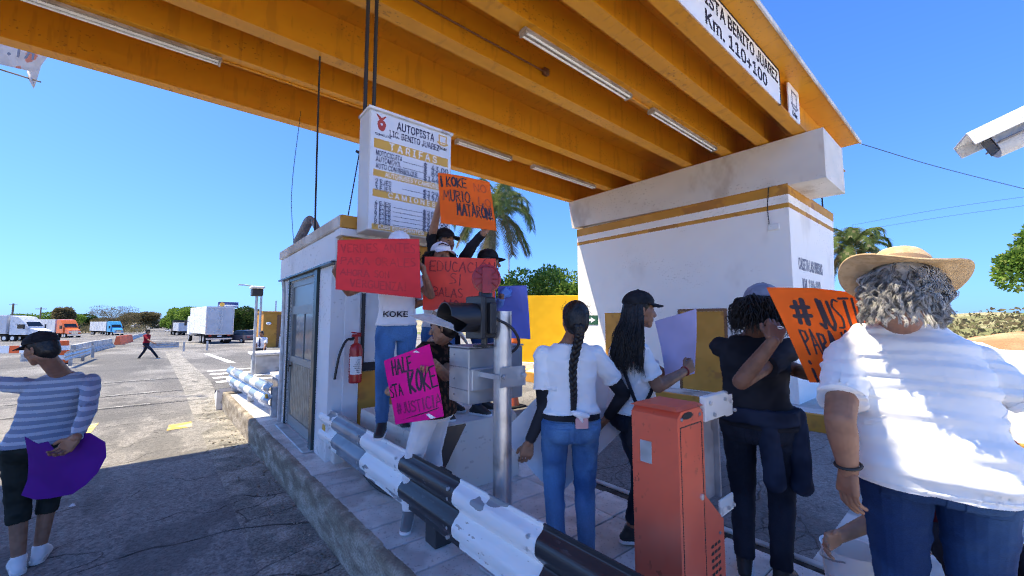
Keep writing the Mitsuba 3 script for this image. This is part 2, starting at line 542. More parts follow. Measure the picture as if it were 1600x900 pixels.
def sheet(xs, ys, dz):
    xs = np.asarray(xs, float)
    v = [(x, y, zg(y) + dz) for y in ys for x in xs]
    n = len(xs)
    f = []
    for j in range(len(ys) - 1):
        for i in range(n - 1):
            a = j * n + i
            f += [(a, a + 1, a + n + 1), (a, a + n + 1, a + n)]
    return trimesh.Trimesh(np.array(v), np.array(f), process=False)


struct('ground', sheet([-3000, -600, -60, -24, 0, 60, 600, 3000], YB, -.06), 'earth', 'dry brown verge earth beyond the paved toll plaza')
struct('road', sheet([-30, -10, -4, 0, 4, 40], [y for y in YB if -61 < y < 200], 0), 'asphalt', 'cracked grey pavement of the toll lanes running away to the overpass')
struct('highway', sheet([-30, -4, 12], [y for y in YB if y >= 170 and y < 2000], -.004), 'asphalt', 'distant highway running under the overpass')
struct('side_lane', sheet([3.16, 8.34], [1.0, 3, 6, 9, 12], .004), 'asphalt', 'asphalt lane between the tiled island and the white pier')
struct('apron_pavement', sheet([-14, -4, 4, 40], [-60, -12, -6, 0, 1.0], .005), 'apron_concrete', 'pale sunlit concrete apron on the near side of the canopy')
LX = lambda y: 1.16 - .027 * y
gv = []
for y in (-2, 2.3, 5, 8, 10.2, 16, 40):
    gv.append([(LX(y) - (.48 if y < 11 else .42), y, zg(y) + .004), (LX(y) + (.02 if y < 11 else .3), y, zg(y) + .012)])
gm = trimesh.Trimesh(np.array(sum(gv, [])), np.array(sum([[(2 * i, 2 * i + 1, 2 * i + 3), (2 * i, 2 * i + 3, 2 * i + 2)] for i in range(6)], [])), process=False)
struct('gutter_path', gm, 'cracked_gutter', 'pale cracked concrete gutter strip along the kerb')


mat('faint_line', speckle((.52, .50, .47), (.27, .26, .24), 9, (.40, .56)), .85, spec=.2)


def mark(poly, material, label, dz=.004):
    p = Polygon(poly)
    m = prism(p, .002, (0, 0, 0), (1, 0, 0), (0, 1, 0))
    c = p.centroid
    m.vertices[:, 2] += np.array([zg(y) for y in m.vertices[:, 1]]) + dz
    return struct('road_marking', m, material, label)


mark([(-1.62, 8.6), (-.95, 8.75), (-.93, 10.6), (-1.5, 10.5)], 'yellow_worn', 'worn yellow arrow patch on the sunlit lane')
mark([(.02, 9.0), (.36, 9.05), (.36, 9.55), (.05, 9.5)], 'yellow_worn', 'small worn yellow patch beside the kerb')
for i, yy in enumerate((15.6, 17.0, 18.4, 19.9)):
    mark([(1.15, yy), (4.2, yy), (4.2, yy + .55), (1.15, yy + .55)], 'white_worn', ('first', 'second', 'third', 'fourth')[i] + ' white crossing bar right of the lane, counted from the kerb end')
for i, (yy, xa, xb) in enumerate(((12.4, -2.7, .5), (14.6, -2.9, .6), (18.2, -3.0, .6))):
    m = [(xa + .3 * i, yy), (xb - .8, yy + .08), (xb - .8, yy + .16), (xa + .3 * i, yy + .09)]
    mark(m, 'faint_line', ('nearest', 'middle', 'farthest')[i] + ' worn white line across the sunlit lane')
    m = [(xa, yy - .14), (xb, yy - .08), (xb, yy - .03), (xa, yy - .09)]
    mark(m, 'tar_black', ('nearest', 'middle', 'farthest')[i] + ' dark expansion joint across the sunlit lane')
mark([(2.2, 24), (2.5, 24), (2.0, 34), (1.7, 34)], 'white_worn', 'white lane line leading to the box truck')
mark([(5.9, -3), (6.6, -3), (6.6, 11), (5.9, 11)], 'white_worn', 'wide white edge line in the lane before the pier', .008)

# tiled island with its kerb
SK = -math.degrees(math.atan(.027))
isl = Polygon([(LX(-2) + .05, -2), (3.1, -2), (3.1, 10.2), (LX(10.38) + .06, 10.2)])
struct('island_pavement', prism(isl, .338, (0, 0, 0), (1, 0, 0), (0, 1, 0)), 'grout', 'raised tiled island under the toll canopy')
tile = box(-.2445, .2445, -.162, .162, .33, .35, .003)
tply = {m: mikit.ply(tile, m, False) for m in ('tile_pale', 'tile_grey', 'tile_warm')}
half = box(-.16, .16, -.162, .162, .33, .35, .004)
hply = {m: mikit.ply(half, m, False) for m in tply}
for j in range(36):
    y = -1.9 + j * .335
    for i in range(4):
        cx = LX(y) + .065 + .25 + i * .5
        w = rng.random()
        m = 'tile_pale' if w < .5 else 'tile_grey' if w < .8 else 'tile_warm'
        hp = cx + .25 > 3.1
        if hp and cx + .07 > 3.1:
            continue
        k = newkey('tile', 'island_pavement')
        Tm = T().translate([cx - (.09 if hp else 0), y, float(rng.normal(0, .0012))]).rotate([0, 0, 1], SK).rotate([1, 0, 0], float(rng.normal(0, .18))).rotate([0, 1, 0], float(rng.normal(0, .12)))
        scene[k] = {**(hply if hp else tply)[m], 'to_world': Tm}


def kerb(xf, y0, y1, h, sgn, top=.075, step=.045, amp=.011, seed=3):
    """rough kerb face; xf(y) its outer edge, sgn +1 when the road lies on -x"""
    prof = [(0, 0)] + [(0, z) for z in np.linspace(.05, h - .03, 7)] + [(.012, h - .008), (.035, h + .002), (top, h + .002), (top, h - .02)]
    ys = np.arange(y0, y1 + step, step)
    v = []
    for y in ys:
        for (a, z) in prof:
            v.append((xf(y) + sgn * a, y, z))
    v = np.array(v)
    d = meshkit.fbm(v * [9, 9, 13], 4, seed) - .5
    v[:, 0] += sgn * d * amp * 2.4
    v[:, 2] += (v[:, 2] > h - .02) * (meshkit.fbm(v * 14, 3, seed + 1) - .55) * .012
    n = len(prof)
    f = []
    for j in range(len(ys) - 1):
        for i in range(n - 1):
            a = j * n + i
            f += [(a, a + 1, a + n + 1), (a, a + n + 1, a + n)]
    for b in (0, (len(ys) - 1) * n):
        f += [(b, b + i, b + i + 1) for i in range(1, n - 1)]
    return trimesh.Trimesh(v, np.array(f), process=False)


struct('kerb', kerb(LX, -2, 10.38, .35, 1), 'kerb_concrete', 'rough stained concrete kerb of the tiled island', smooth=40)
struct('kerb_end', box(LX(10.38), 3.1, 10.2, 10.4, 0, .352, .01), 'kerb_concrete', 'concrete kerb closing the far end of the tiled island')
struct('kerb_right', box(3.1, 3.16, -2, 10.4, 0, .352, .008), 'concrete', 'plain concrete kerb on the pier side of the tiled island')
struct('pier_island_pavement', box(8.36, 14.5, -3, 9.6, 0, .28, .01), 'concrete', 'concrete island that carries the white pier')
struct('yellow_kerb', box(8.24, 8.36, -3, 9.6, 0, .285, .01), 'ochre_paint', 'yellow painted kerb below the white pier')

# ---------------------------------------------------------------- canopy
CX0, CX1, ZB, ZT = -11.0, 12.25, 5.42, 6.08
can = thing('toll_canopy', 'orange steel beam canopy spanning the toll lanes overhead', 'canopy')
beamY = [7.95, 6.55, 5.65, 4.32, 3.46, 2.77, 2.15]
for yb in beamY:
    e = CX1 - (.35 if yb != 2.15 else 0)
    m = cat_(box(CX0, e, yb - .11, yb + .11, ZB, ZB + .022), box(CX0, e, yb - .008, yb + .008, ZB + .022, ZT))
    add('beam', m, 'canopy_paint', can, False)
add('deck', box(CX0, CX1 - .3, 2.16, 8.1, ZT + .004, ZT + .10), 'canopy_paint', can, False)
add('eave_flange', cat_(box(CX0, CX1, 1.74, 2.139, 6.03, 6.052), box(CX0, CX1, 2.13, 2.2, 6.056, 6.22)), 'canopy_paint', can, False)
add('eave_edge', box(CX0, CX1 + .01, 1.715, 1.739, 6.0, 6.075), 'worn_plaster', can, False)
add('far_eave', box(CX0, 2.6, 8.12, 9.15, 6.07, 6.16), 'canopy_paint', can, False)  # unseen overhang, added to cast the canopy shadow farther out over the lane
add('end_plate', box(CX1 - .3, CX1 - .28, 2.25, 8.0, 5.6, ZT + .1), 'canopy_paint', can, False)
add('roof', box(CX0, CX1 - .1, 2.22, 8.12, ZT + .11, ZT + .2), 'worn_plaster', can, False)


def lamp(x0, x1, y, label):
    t = thing('fluorescent_lamp', label, 'lamp', 'fluorescent lamps under the canopy beams')
    m = cat_(prism([(-.075, 0), (.075, 0), (.05, .05), (-.05, .05)], x1 - x0, (x0, y, 5.366), (0, 1, 0), (0, 0, 1)))
    add('tray', m, 'lamp_tray', t, False)
    for s in (-.036, .036):
        add('tube', cyl((x0 + .03, y + s, 5.347), (x1 - .03, y + s, 5.347), .015, 10), 'lamp_tube', t, True)
    for xx in (x0 + .005, x1 - .025):
        add('end_cap', box(xx, xx + .02, y - .065, y + .065, 5.328, 5.364), 'lamp_tray', t, False)


lamp(-1.9, .33, 6.58, 'long double fluorescent lamp over the lane, left of the tariff board')
lamp(4.1, 5.5, 6.58, 'fluorescent lamp just right of the tariff board top')
lamp(6.15, 8.4, 6.58, 'fluorescent lamp under the far beam next to the pier cap')
lamp(3.1, 5.35, 3.48, 'fluorescent lamp in the middle of the canopy, overhead')
lamp(6.0, 8.4, 3.48, 'fluorescent lamp under a near beam next to the pier cap')
for i, (y, a, b) in enumerate(((6.6, .35, 4.08), (3.5, 5.37, 5.98))):
    k = add('conduit', cyl((a, y, 5.405), (b, y, 5.405), .014, 8), 'canopy_paint', None, True)
    lab(k, ('painted conduit between the lamps of the far beam', 'short conduit between the two lamps of the near beam')[i], 'conduit')
k = add('conduit', cat_(tube(bend((-1.0, 4.27, 5.75), (2.2, 4.27, 5.72), (4.25, 4.27, 5.73)), .013, 8), box(4.23, 4.33, 4.23, 4.29, 5.68, 5.78)), 'conduit_brown', None, True)
lab(k, 'rusty brown conduit with an end box on a beam web overhead', 'conduit')

# ---------------------------------------------------------------- pier with its cap
pier = thing('bridge_pier', 'big white pier with orange top bands at the right end of the canopy', 'pier')


def taper(z0, z1, grow=0.0):
    """block of the pier between two heights; narrower towards the foot on its right side"""
    def xr(z):
        return 11.75 + .17 * z
    a = [(9 - grow, 2.385 - grow, z0), (xr(z0) + grow, 2.385 - grow, z0), (xr(z0) + grow, 7.7 + grow, z0), (9 - grow, 7.7 + grow, z0)]
    b = [(9 - grow, 2.385 - grow, z1), (xr(z1) + grow, 2.385 - grow, z1), (xr(z1) + grow, 7.7 + grow, z1), (9 - grow, 7.7 + grow, z1)]
    return man2tri(Manifold.hull_points(np.array(a + b)))


add('shaft', taper(.28, 4.03), 'white_plaster', pier, False)
add('band', taper(4.03, 4.12, .006), 'ochre_paint', pier, False)
add('white_band', taper(4.12, 4.29, .003), 'white_plaster', pier, False)
add('band', taper(4.29, 4.5, .006), 'ochre_paint', pier, False)
add('bearing_slab', box(9.12, 11.6, 2.6, 7.55, 4.5, 4.6), 'worn_plaster', pier, False)
capm = man2tri(Manifold.hull_points(np.array([(9, 1.78, 4.45), (9, 1.78, 5.4), (10.5, 1.78, 4.45), (10.5, 1.78, 5.4), (9, 7.9, 4.585), (9, 8.02, 5.4), (10.5, 7.9, 4.585), (10.5, 8.02, 5.4)])))
add('cap_beam', capm, 'worn_plaster', pier, False)
add('orange_panel', box(8.985, 8.998, 3.66, 4.62, .30, 2.04, .004), 'ochre_paint', pier, False)
add('orange_panel', box(8.985, 8.998, 6.1, 6.75, .30, 2.04, .004), 'ochre_paint', pier, False)
add('panel_frame', cat_(box(8.978, 8.998, 3.6, 3.655, .29, 2.1), box(8.978, 8.998, 4.625, 4.68, .29, 2.1), box(8.978, 8.998, 3.656, 4.624, 2.045, 2.1)), 'conduit_brown', pier, False)
px, pz = (1, 0, 0), (0, 0, 1)
add('lettering', cat_(text('CASETA LAS BRISAS', (9.42, 2.381, 2.86), px, pz, .23, 1.75, .003, True), text('KM. 110+100', (9.62, 2.381, 2.45), px, pz, .23, 1.3, .003, True)), 'print_grey', pier, False)
ar = Polygon([(0, .06), (.22, .06), (.22, .0), (.36, .10), (.22, .2), (.22, .14), (0, .14)])
e = thing('exit_arrow_sign', 'small green and white arrow sign on the lit edge of the pier', 'sign')
add('plate', box(8.985, 8.998, 7.0, 7.56, 1.72, 1.98), 'leaf_sign', e, False)
add('arrow', prism(affinity.scale(ar, 1.1, .8, origin=(0, 0)), .004, (8.984, 7.47, 1.77), (0, -1, 0), (0, 0, 1)), 'plain_white', e, False)
mat('leaf_sign', (.02, .09, .04), .5)
dn = thing('downpipe', 'pair of dark pipes running down behind the pier cap', 'pipe')
for x_, r_ in ((12.0, .03), (12.14, .022)):
    add('pipe', cyl((x_, 2.9, 3.9), (x_, 2.9, 6.03), r_, 8), 'cable_black', dn, True)
k = add('down_cable', tube(bend((12.55, 2.6, 6.0), (12.6, 2.6, 4.2), (12.5, 2.6, 2.5), (12.52, 2.6, .3)), .018, 6), 'cable_black', None, True)
lab(k, 'black cable hanging down beside the right face of the pier', 'cable')
add('cap_plate', box(10.52, 12.2, 2.2, 2.24, 5.3, 6.02), 'worn_plaster', pier, False)
ic = thing('intercom_box', 'small grey wired box high on the pier corner', 'box')
add('housing', box(8.95, 8.998, 2.55, 2.75, 3.62, 3.74, .01), 'off_white', ic, False)
add('wire', tube(bend((8.97, 2.72, 3.74), (8.985, 2.74, 4.1), (8.985, 2.7, 4.5)), .008, 6), 'cable_black', ic, True)

# fascia signs
s = thing('fascia_sign', 'long white kilometre sign on the near fascia of the canopy', 'sign')


def rounded(w, h, r):
    return Polygon([(r, r), (w - r, r), (w - r, h - r), (r, h - r)]).buffer(r)


add('panel', prism(rounded(4.15, .60, .06), .02, (3.42, 2.055, 5.42), px, pz), 'plain_white', s, False)
add('border', prism(rounded(4.19, .64, .08).difference(rounded(4.15, .60, .06).buffer(.0)), .022, (3.40, 2.055, 5.40), px, pz), 'print_black', s, False)
add('lettering', cat_(text('AUTOPISTA BENITO JUAREZ', (3.95, 2.034, 5.76), px, pz, .185, 3.52, .003, True), text('Km. 110+100', (4.82, 2.034, 5.49), px, pz, .19, 2.12, .003, True)), 'print_black', s, False)
s = thing('emblem_sign', 'small white square emblem sign beside the kilometre sign', 'sign')
add('panel', prism(rounded(.62, .60, .06), .02, (8.02, 2.055, 5.42), px, pz), 'plain_white', s, False)


def emblem(O, ex, ey, k, word_h, mats, parent, word=True):
    """open box with a swoosh beneath and the operator's name"""
    add('emblem', cat_(prism(Polygon([(-.32, .1), (.32, .1), (.36, .72), (-.36, .72)]).difference(Polygon([(-.24, .16), (.24, .16), (.27, .64), (-.27, .64)])), .003, O, ex, ey) if k == 1 else
                       prism(affinity.scale(Polygon([(-.32, .1), (.32, .1), (.36, .72), (-.36, .72)]).difference(Polygon([(-.24, .16), (.24, .16), (.27, .64), (-.27, .64)])), k, k, origin=(0, 0)), .003, O, ex, ey),
                       prism(affinity.scale(LineString([(-.42, .12), (-.2, -.02), (.15, -.04), (.42, .1)]).buffer(.05), k, k, origin=(0, 0)), .004, O, ex, ey)), mats, parent, False)
    if word:
        add('wordmark', text('Orler', np.array(O) - np.array(ey) * word_h * 1.75, ex, ey, word_h, None, .003, True, True), 'print_black', parent, False)


emblem((8.33, 2.034, 5.62), px, pz, .42, .09, 'print_grey', s)

# ---------------------------------------------------------------- toll booth
BX0, BX1, BY0, BY1 = 1.31, 2.32, 4.62, 7.2
bo = thing('toll_booth', 'white toll booth with a glazed louvred door beside the lane', 'toll booth')
DY0, DY1, DZ1 = 5.16, 6.62, 2.40
wall = tri2man(box(BX0, BX1, BY0, BY1, .35, 2.45)) - tri2man(box(BX0 - .1, BX0 + .09, DY0, DY1, .36, DZ1))
add('wall', man2tri(wall), 'booth_white', bo, False)
add('fascia', box(1.275, 2.36, 4.40, 7.22, 2.475, 2.80, .012), 'booth_white', bo, False)
add('roof', box(1.25, 2.40, 4.24, 7.24, 2.80, 2.93, .012), 'worn_plaster', bo, False)
add('drip_edge', box(1.24, 1.35, 4.41, 7.2, 2.452, 2.472), 'dark_green_frame', bo, False)
add('front_fascia', box(1.262, 2.38, 4.20, 4.237, 2.795, 2.925, .004), 'ochre_paint', bo, False)
add('front_strap', box(1.262, 2.38, 4.21, 4.397, 2.715, 2.79), 'booth_white', bo, False)
add('front_fascia', box(1.30, 2.36, 4.25, 4.397, 2.46, 2.71, .006), 'ochre_paint', bo, False)
add('pilaster', box(1.455, 1.62, BY0 - .03, BY0 - .001, .35, 2.44, .005), 'booth_white', bo, False)
add('dado', box(1.63, 2.30, BY0 - .02, BY0 - .002, .36, 1.27), 'ochre_paint', bo, False)
add('dado_rail', box(1.63, 2.30, BY0 - .025, BY0 - .002, 1.275, 1.37), 'print_black', bo, False)
add('conduit', cyl((1.66, BY0 - .02, 1.37), (1.66, BY0 - .02, 2.44), .02, 10), 'cable_black', bo, True)
add('drain_pipe', tube(bend((1.25, 6.86, 2.45), (1.27, 6.86, 2.2), (1.28, 6.86, 1.2), (1.28, 6.86, .36)), .025, 8), 'galvanised', bo, True)
d = add('door', cat_(box(1.33, 1.37, DY0 + .02, DY0 + .13, .38, DZ1), box(1.33, 1.37, DY1 - .1, DY1, .38, DZ1), box(1.33, 1.37, DY0 + .13, DY1 - .1, .38, .52), box(1.33, 1.37, DY0 + .13, DY1 - .1, 1.25, 1.34), box(1.33, 1.37, DY0 + .13, DY1 - .1, 1.93, 2.05), box(1.33, 1.37, DY0 + .13, DY1 - .1, 2.32, DZ1)), 'door_frame_grey', bo, False)
add('jamb', cat_(box(1.275, 1.329, DY0 - .08, DY0 + .04, .36, 2.45), box(1.29, 1.328, DY1, DY1 + .05, .36, 2.45), box(1.29, 1.327, DY0 + .041, DY1 - .001, DZ1 + .004, 2.448)), 'dark_green_frame', bo, False)
for z0, z1, n in ((.52, 1.25, 0), (2.05, 2.32, 1), (1.34, 1.93, 2)):
    if n == 2:
        for y0, y1 in ((DY0 + .13, 5.87), (5.90, DY1 - .1)):
            add('pane', box(1.348, 1.354, y0, y1, z0, z1), 'tinted_pane', d, False)
        add('glazing_bar', box(1.338, 1.362, 5.87, 5.90, z0, z1), 'door_frame_grey', d, False)
    elif n == 1:
        add('top_panel', box(1.343, 1.357, DY0 + .13, DY1 - .1, z0, z1), 'gate_pane', d, False)
    else:
        for i in range(13):
            y0 = DY0 + .135 + i * .093
            add('slat', box(1.335, 1.362, y0, y0 + .084, z0, z1, .006), 'louver_tan', d, False)
mat('gate_pane', (.16, .18, .18), .3)
add('door_handle', cat_(cyl((1.30, DY1 - .14, 1.2), (1.335, DY1 - .14, 1.2), .012), box(1.29, 1.30, DY1 - .17, DY1 - .11, 1.12, 1.28, .004)), 'dark_paint', d, False)
add('threshold', box(1.19, 1.31, DY0 - .1, DY1 + .05, .352, .372, .004), 'galvanised', bo, False)
# clutter on the booth roof
k = add('roof_bundle', cat_(tube(bend((1.30, 6.3, 2.93), (1.33, 6.15, 3.05), (1.36, 5.98, 3.19), (1.38, 5.9, 3.22)), [.05] + [.062] * 23 + [.03], 10),
                            tube(bend((1.40, 5.88, 3.21), (1.43, 5.78, 3.08), (1.46, 5.68, 2.93)), .042, 10)), 'gate_grey', None, True)
lab(k, 'dark grey wrapped bundle standing on the booth roof', 'bundle')
bl = man2tri(Manifold.batch_hull([Manifold.sphere(.15, 24).translate((1.62, 5.5, 2.98)), Manifold.sphere(.12, 24).translate((1.95, 5.3, 2.99))]))
k = add('roof_sack', bl, 'worn_plaster', None, True)
lab(k, 'pale rounded sack lying on the booth roof behind the bundle', 'sack')

fe = thing('fire_extinguisher', 'red fire extinguisher hung on the booth front wall', 'fire extinguisher')
fx, fy = 1.555, 4.50
add('cylinder_body', revolve([(0, 1.17), (.06, 1.17), (.068, 1.19), (.068, 1.52), (.055, 1.575), (.022, 1.60), (.022, 1.62), (0, 1.62)], 28).apply_transform(trimesh.transformations.translation_matrix((fx, fy, 0))), 'extinguisher_red', fe, 40)
add('valve', cat_(cyl((fx, fy, 1.62), (fx, fy, 1.67), .02), box(fx - .05, fx + .05, fy - .012, fy + .012, 1.665, 1.695, .004), turn(box(fx - .055, fx + .05, fy - .01, fy + .01, 1.70, 1.715, .003), 8, (0, 1, 0), (fx, fy, 1.7))), 'extinguisher_red', fe, False)
add('hose', tube(bend((fx - .03, fy, 1.64), (fx - .10, fy + .01, 1.63), (fx - .16, fy + .02, 1.5), (fx - .19, fy + .03, 1.33), (fx - .205, fy + .03, 1.22)), .013, 8), 'black_plastic', fe, True)
lb = trimesh.creation.cylinder(radius=.0692, height=.19, sections=40)
lb.apply_translation((fx, fy, 1.36))
a = np.arctan2(lb.triangles_center[:, 1] - fy, lb.triangles_center[:, 0] - fx)
lb.update_faces((np.abs((a - math.radians(-105) + math.pi) % (2 * math.pi) - math.pi) < math.radians(62)) & (np.abs(lb.face_normals[:, 2]) < .5))
add('label', lb, 'plain_white', fe, True)
ll = [box(fx - .045 + .012 * abs(i - 3), fx + .02, fy - .0715, fy - .0695, 1.285 + i * .022, 1.29 + i * .022) for i in range(7)]
add('label_print', cat_(*ll), 'print_navy', fe, False)
lab(fe + '__label_print', kind='stuff')
add('wall_hook', box(fx - .02, fx + .02, fy + .03, 4.615, 1.64, 1.68), 'dark_paint', fe, False)

# hanging tubes and cables
hp = thing('hanger_tubes', 'two dark tubes hanging the tariff board from the canopy', 'tube')
for x_ in (1.465, 1.56):
    add('tube', cyl((x_, 4.19, 2.93), (x_, 4.19, 6.07), .02, 10), 'cable_black', hp, True)
add('stay', cat_(cyl((1.43, 4.22, 3.62), (1.36, 4.3, 2.94), .006, 8), cyl((1.385, 4.19, 3.62), (1.48, 4.19, 3.60), .015, 8)), 'cable_black', hp, True)
k = add('hanging_cable', tube(bend((1.38, 5.68, 2.95), (1.36, 5.66, 4.2), (1.35, 5.66, 5.42)), .012, 6), 'cable_black', None, True)
lab(k, 'black cable dropping from the canopy to the booth roof', 'cable')
k = add('thin_wire', tube(bend((1.5, 7.4, 2.9), (1.42, 7.42, 4.0), (1.5, 7.4, 5.42)), .005, 5), 'cable_black', None, True)
lab(k, 'very thin slack wire left of the booth roof', 'wire')

# ---------------------------------------------------------------- tariff board
tb = thing('tariff_board', 'white hanging toll tariff board with gold bars and navy lettering', 'sign')
BXL, BXR, BF, BZ0, BZ1 = 1.405, 2.355, 3.88, 2.735, 3.965
add('box', box(BXL, BXR, BF, BF + .28, BZ0, BZ1, .008), 'board_side', tb, False)
add('face', box(BXL + .015, BXR - .015, BF - .005, BF - .001, BZ0 + .015, BZ1 - .015), 'board_face', tb, False)
add('top_rim', box(BXL - .012, BXR + .012, BF - .02, BF + .29, BZ1 + .002, BZ1 + .03), 'off_white', tb, False)
W, Hh = BXR - BXL, BZ1 - BZ0
F = lambda x, z: (BXL + x * W, BF - .0055, BZ1 - z * Hh)
bars = [(.235, .315), (.495, .55), (.66, .72), (.945, .99)]
for a, b in bars:
    add('gold_bar', box(BXL + .05, BXR - .05, BF - .0075, BF - .0053, BZ1 - b * Hh, BZ1 - a * Hh), 'print_gold', tb, False)
hd = [text('AUTOPISTA', F(.30, .11), px, pz, .085, .44, .002, True), text('LIC. BENITO JUAREZ', F(.22, .185), px, pz, .066, .58, .002, True)]
rows = [('MOTOCICLETA', .352, '$  43.00'), ('AUTOMOVIL', .405, '$  89.00'), ('AUTO CON REMOLQUE', .46, '$144.00'), ('2 EJES', .592, '$129.00'), ('3 EJES', .645, '$170.00')]
rows += [(f'{n} EJES', .765 + .037 * i, p) for i, (n, p) in enumerate(zip('456789', ('$251.00', '$301.00', '$361.00', '$421.00', '$480.00', '$540.00')))]
rules = []
for name, z, price in rows:
    h = .052 if z < .7 else .042
    q_ = [text(name, F(.075, z + .022), px, pz, h, {11: .28, 9: .27, 17: .46, 6: .17}[len(name)] if len(name) != 9 else .27, .002, True)]
    q_.append(text(price, F(.63, z + .03), px, pz, h * 1.1, .31, .002, True))
    add('fare_row', cat_(*q_), 'print_navy', tb, False)
    rules.append(box(BXL + .06 + (.3 if z < .7 else .2), BXL + .62, BF - .0075, BF - .0053, BZ1 - (z + .022) * Hh, BZ1 - (z + .018) * Hh))
add('heading', cat_(*hd), 'print_navy', tb, False)
add('row_rules', cat_(*rules), 'print_navy', tb, False)
lab(tb + '__row_rules', kind='stuff')
for m in (text('T A R I F A S', F(.22, .305), px, pz, .075, .55, .0035, True), text('AUTOBUSES Y CAMIONES', F(.18, .54), px, pz, .045, .64, .0035, True), text('C A M I O N E S', F(.22, .71), px, pz, .052, .54, .0035, True), text('EJES EXCEDENTES', F(.12, .98), px, pz, .036, .5, .0035, True)):
    add('bar_lettering', m, 'plain_white', tb, False)
cr = np.array(F(.13, .105))
crest = unary_union([Point(0, 0).buffer(.045), Polygon([(-.05, .09), (-.01, .03), (.04, .09), (.0, .06)]).buffer(.006), affinity.scale(Point(0, -.02).buffer(.05), .8, 1.0)]).difference(Point(0, .0).buffer(.014))
add('crest', prism(crest, .003, cr, px, pz), 'print_red', tb, False)
add('crest_lettering', text('SINALOA', F(.06, .205), px, pz, .022, .17, .002, True), 'print_navy', tb, False)
emblem(np.array(F(.875, .115)), px, pz, .15, .035, 'print_gold', tb)

# ---------------------------------------------------------------- guard rails
RP = [(0, .0), (.0, .045), (-.028, .062), (-.062, .078), (-.078, .108), (-.078, .14), (-.05, .168), (-.012, .195), (0, .21), (-.012, .225), (-.05, .252), (-.078, .28), (-.078, .312), (-.062, .342), (-.028, .358), (0, .375), (0, .40)]
line = LineString(bend(*[(a * .72, b, 0) for a, b in RP], n=4)[:, :2])
wpoly = line.buffer(.0045, cap_style=2, join_style=1, quad_segs=2)


def railseg(p0, p1, z):
    p0, p1 = V(p0[0], p0[1], z), V(p1[0], p1[1], z)
    d = unit(p1 - p0)
    return prism(wpoly, float(np.linalg.norm(p1 - p0)), p0, np.cross((0, 0, 1.0), d), (0, 0, 1))


RX = lambda y: 1.425 - .016 * y
gr = thing('guardrail', 'black and white striped guardrail along the near edge of the tiled island', 'guardrail')
by = [4.84, 4.40, 3.62, 2.86, 2.14, 1.43, .72, .0, -.8]
for i in range(len(by) - 1):
    m = ('rail_white', 'rail_slate', 'rail_white', 'rail_black', 'rail_white', 'rail_black', 'rail_white', 'rail_black')[i]
    y0, y1 = by[i], by[i + 1]
    add('panel', railseg((RX(y0), y0 - .001), (RX(y1), y1 + .001), .485), m, gr, 50)
for yj in by[1:-1]:
    for zz in (.545, .60, .77, .825):
        add('bolt', cyl((RX(yj) - .045, yj + .05, zz), (RX(yj) - .064, yj + .05, zz), .011, 6), 'galvanised', gr, False)
for yp in (4.56, 2.5, .45):
    add('post', cat_(box(RX(yp) + .005, RX(yp) + .13, yp - .07, yp + .07, .35, .82, .006)), 'worn_plaster' if yp > 4 else 'dark_paint', gr, False)
    for zz in (.60, .78):
        add('bolt', cyl((RX(yp) - .005, yp, zz - .0), (RX(yp) - .03, yp, zz), .016, 8), 'galvanised', gr, False)
add('reflector', box(RX(4.7) - .05, RX(4.7) - .02, 4.66, 4.74, .665, .725, .004), 'print_gold', gr, False)

g2 = thing('guardrail', 'blue-white chequered guardrail on the sunlit far end of the island', 'guardrail')
q0, q1 = V(1.235, 7.2), V(1.0, 10.6)
mat('rail_bluegrey', (.22, .30, .42), .4)
for i in range(8):
    a, b = q0 + (q1 - q0) * i / 8, q0 + (q1 - q0) * (i + 1) / 8
    dd = (b - a) * .002
    seg = railseg(b - dd, a + dd, .47)
    man = tri2man(seg)
    lo, hi = man.split_by_plane((0, 0, -1.0), -.68)
    for part, par in ((lo, 0), (hi, 1)):
        add('panel', man2tri(part), 'rail_white' if (i + par) % 2 else 'rail_bluegrey', g2, 50)
for t in (.03, .5, .93):
    p = q0 + (q1 - q0) * t
    add('post', box(p[0] + .01, p[0] + .11, p[1] - .06, p[1] + .06, .35, .80, .006), 'galvanised', g2, False)
add('reflector', box(1.16, 1.19, 7.28, 7.36, .64, .70, .004), 'print_gold', g2, False)
ns = thing('island_nose', 'low white sloped nose with dark slanted bars at the far end of the island', 'kerb nose')
nose = man2tri(Manifold.hull_points(np.array([(.78, 10.42, 0), (.78, 10.42, .42), (1.5, 10.42, .42), (1.5, 10.42, 0), (.9, 12.6, -.05), (.9, 12.6, .02), (1.4, 12.6, .02), (1.4, 12.6, -.05)])))
add('body', nose, 'off_white', ns, False)
for i in range(5):
    y = 10.6 + i * .34
    z = .42 - (y - 10.42) * .183
    add('bar', turn(box(.80 + i * .02, 1.44, y, y + .13, z - .02, z + .006), 18, (0, 0, 1), (1.1, y, 0)), 'print_black', ns, False)

# grit swept against the kerb
lr = np.random.default_rng(12)
ms = []
rock = trimesh.creation.icosphere(subdivisions=0)
for _ in range(420):
    y_ = lr.uniform(2.2, 12)
    s_ = lr.uniform(.004, .014) * (1.6 if lr.random() < .06 else 1)
    m = rock.copy()
    m.vertices = m.vertices * lr.uniform(.6, 1.2, 3) * s_ * [1, 1, .6]
    m.apply_translation((LX(y_) - abs(lr.normal(0, .16)) - .01, y_, zg(y_) + .012 + s_ * .3))
    ms.append(m)
lab(add('gravel', cat_(*ms), 'kerb_concrete', None, False), 'loose grit swept against the kerb of the tiled island', None, None, 'stuff')
# loose hose on the tiles
k = add('loose_cable', tube(bend((1.52, 4.2, .365), (1.47, 3.6, .365), (1.56, 3.1, .365), (1.60, 2.5, .365), (1.70, 1.9, .365), (1.72, 1.4, .365)), .016, 8), 'cable_black', None, True)
lab(k, 'thick black cable lying on the tiles behind the guardrail', 'cable')

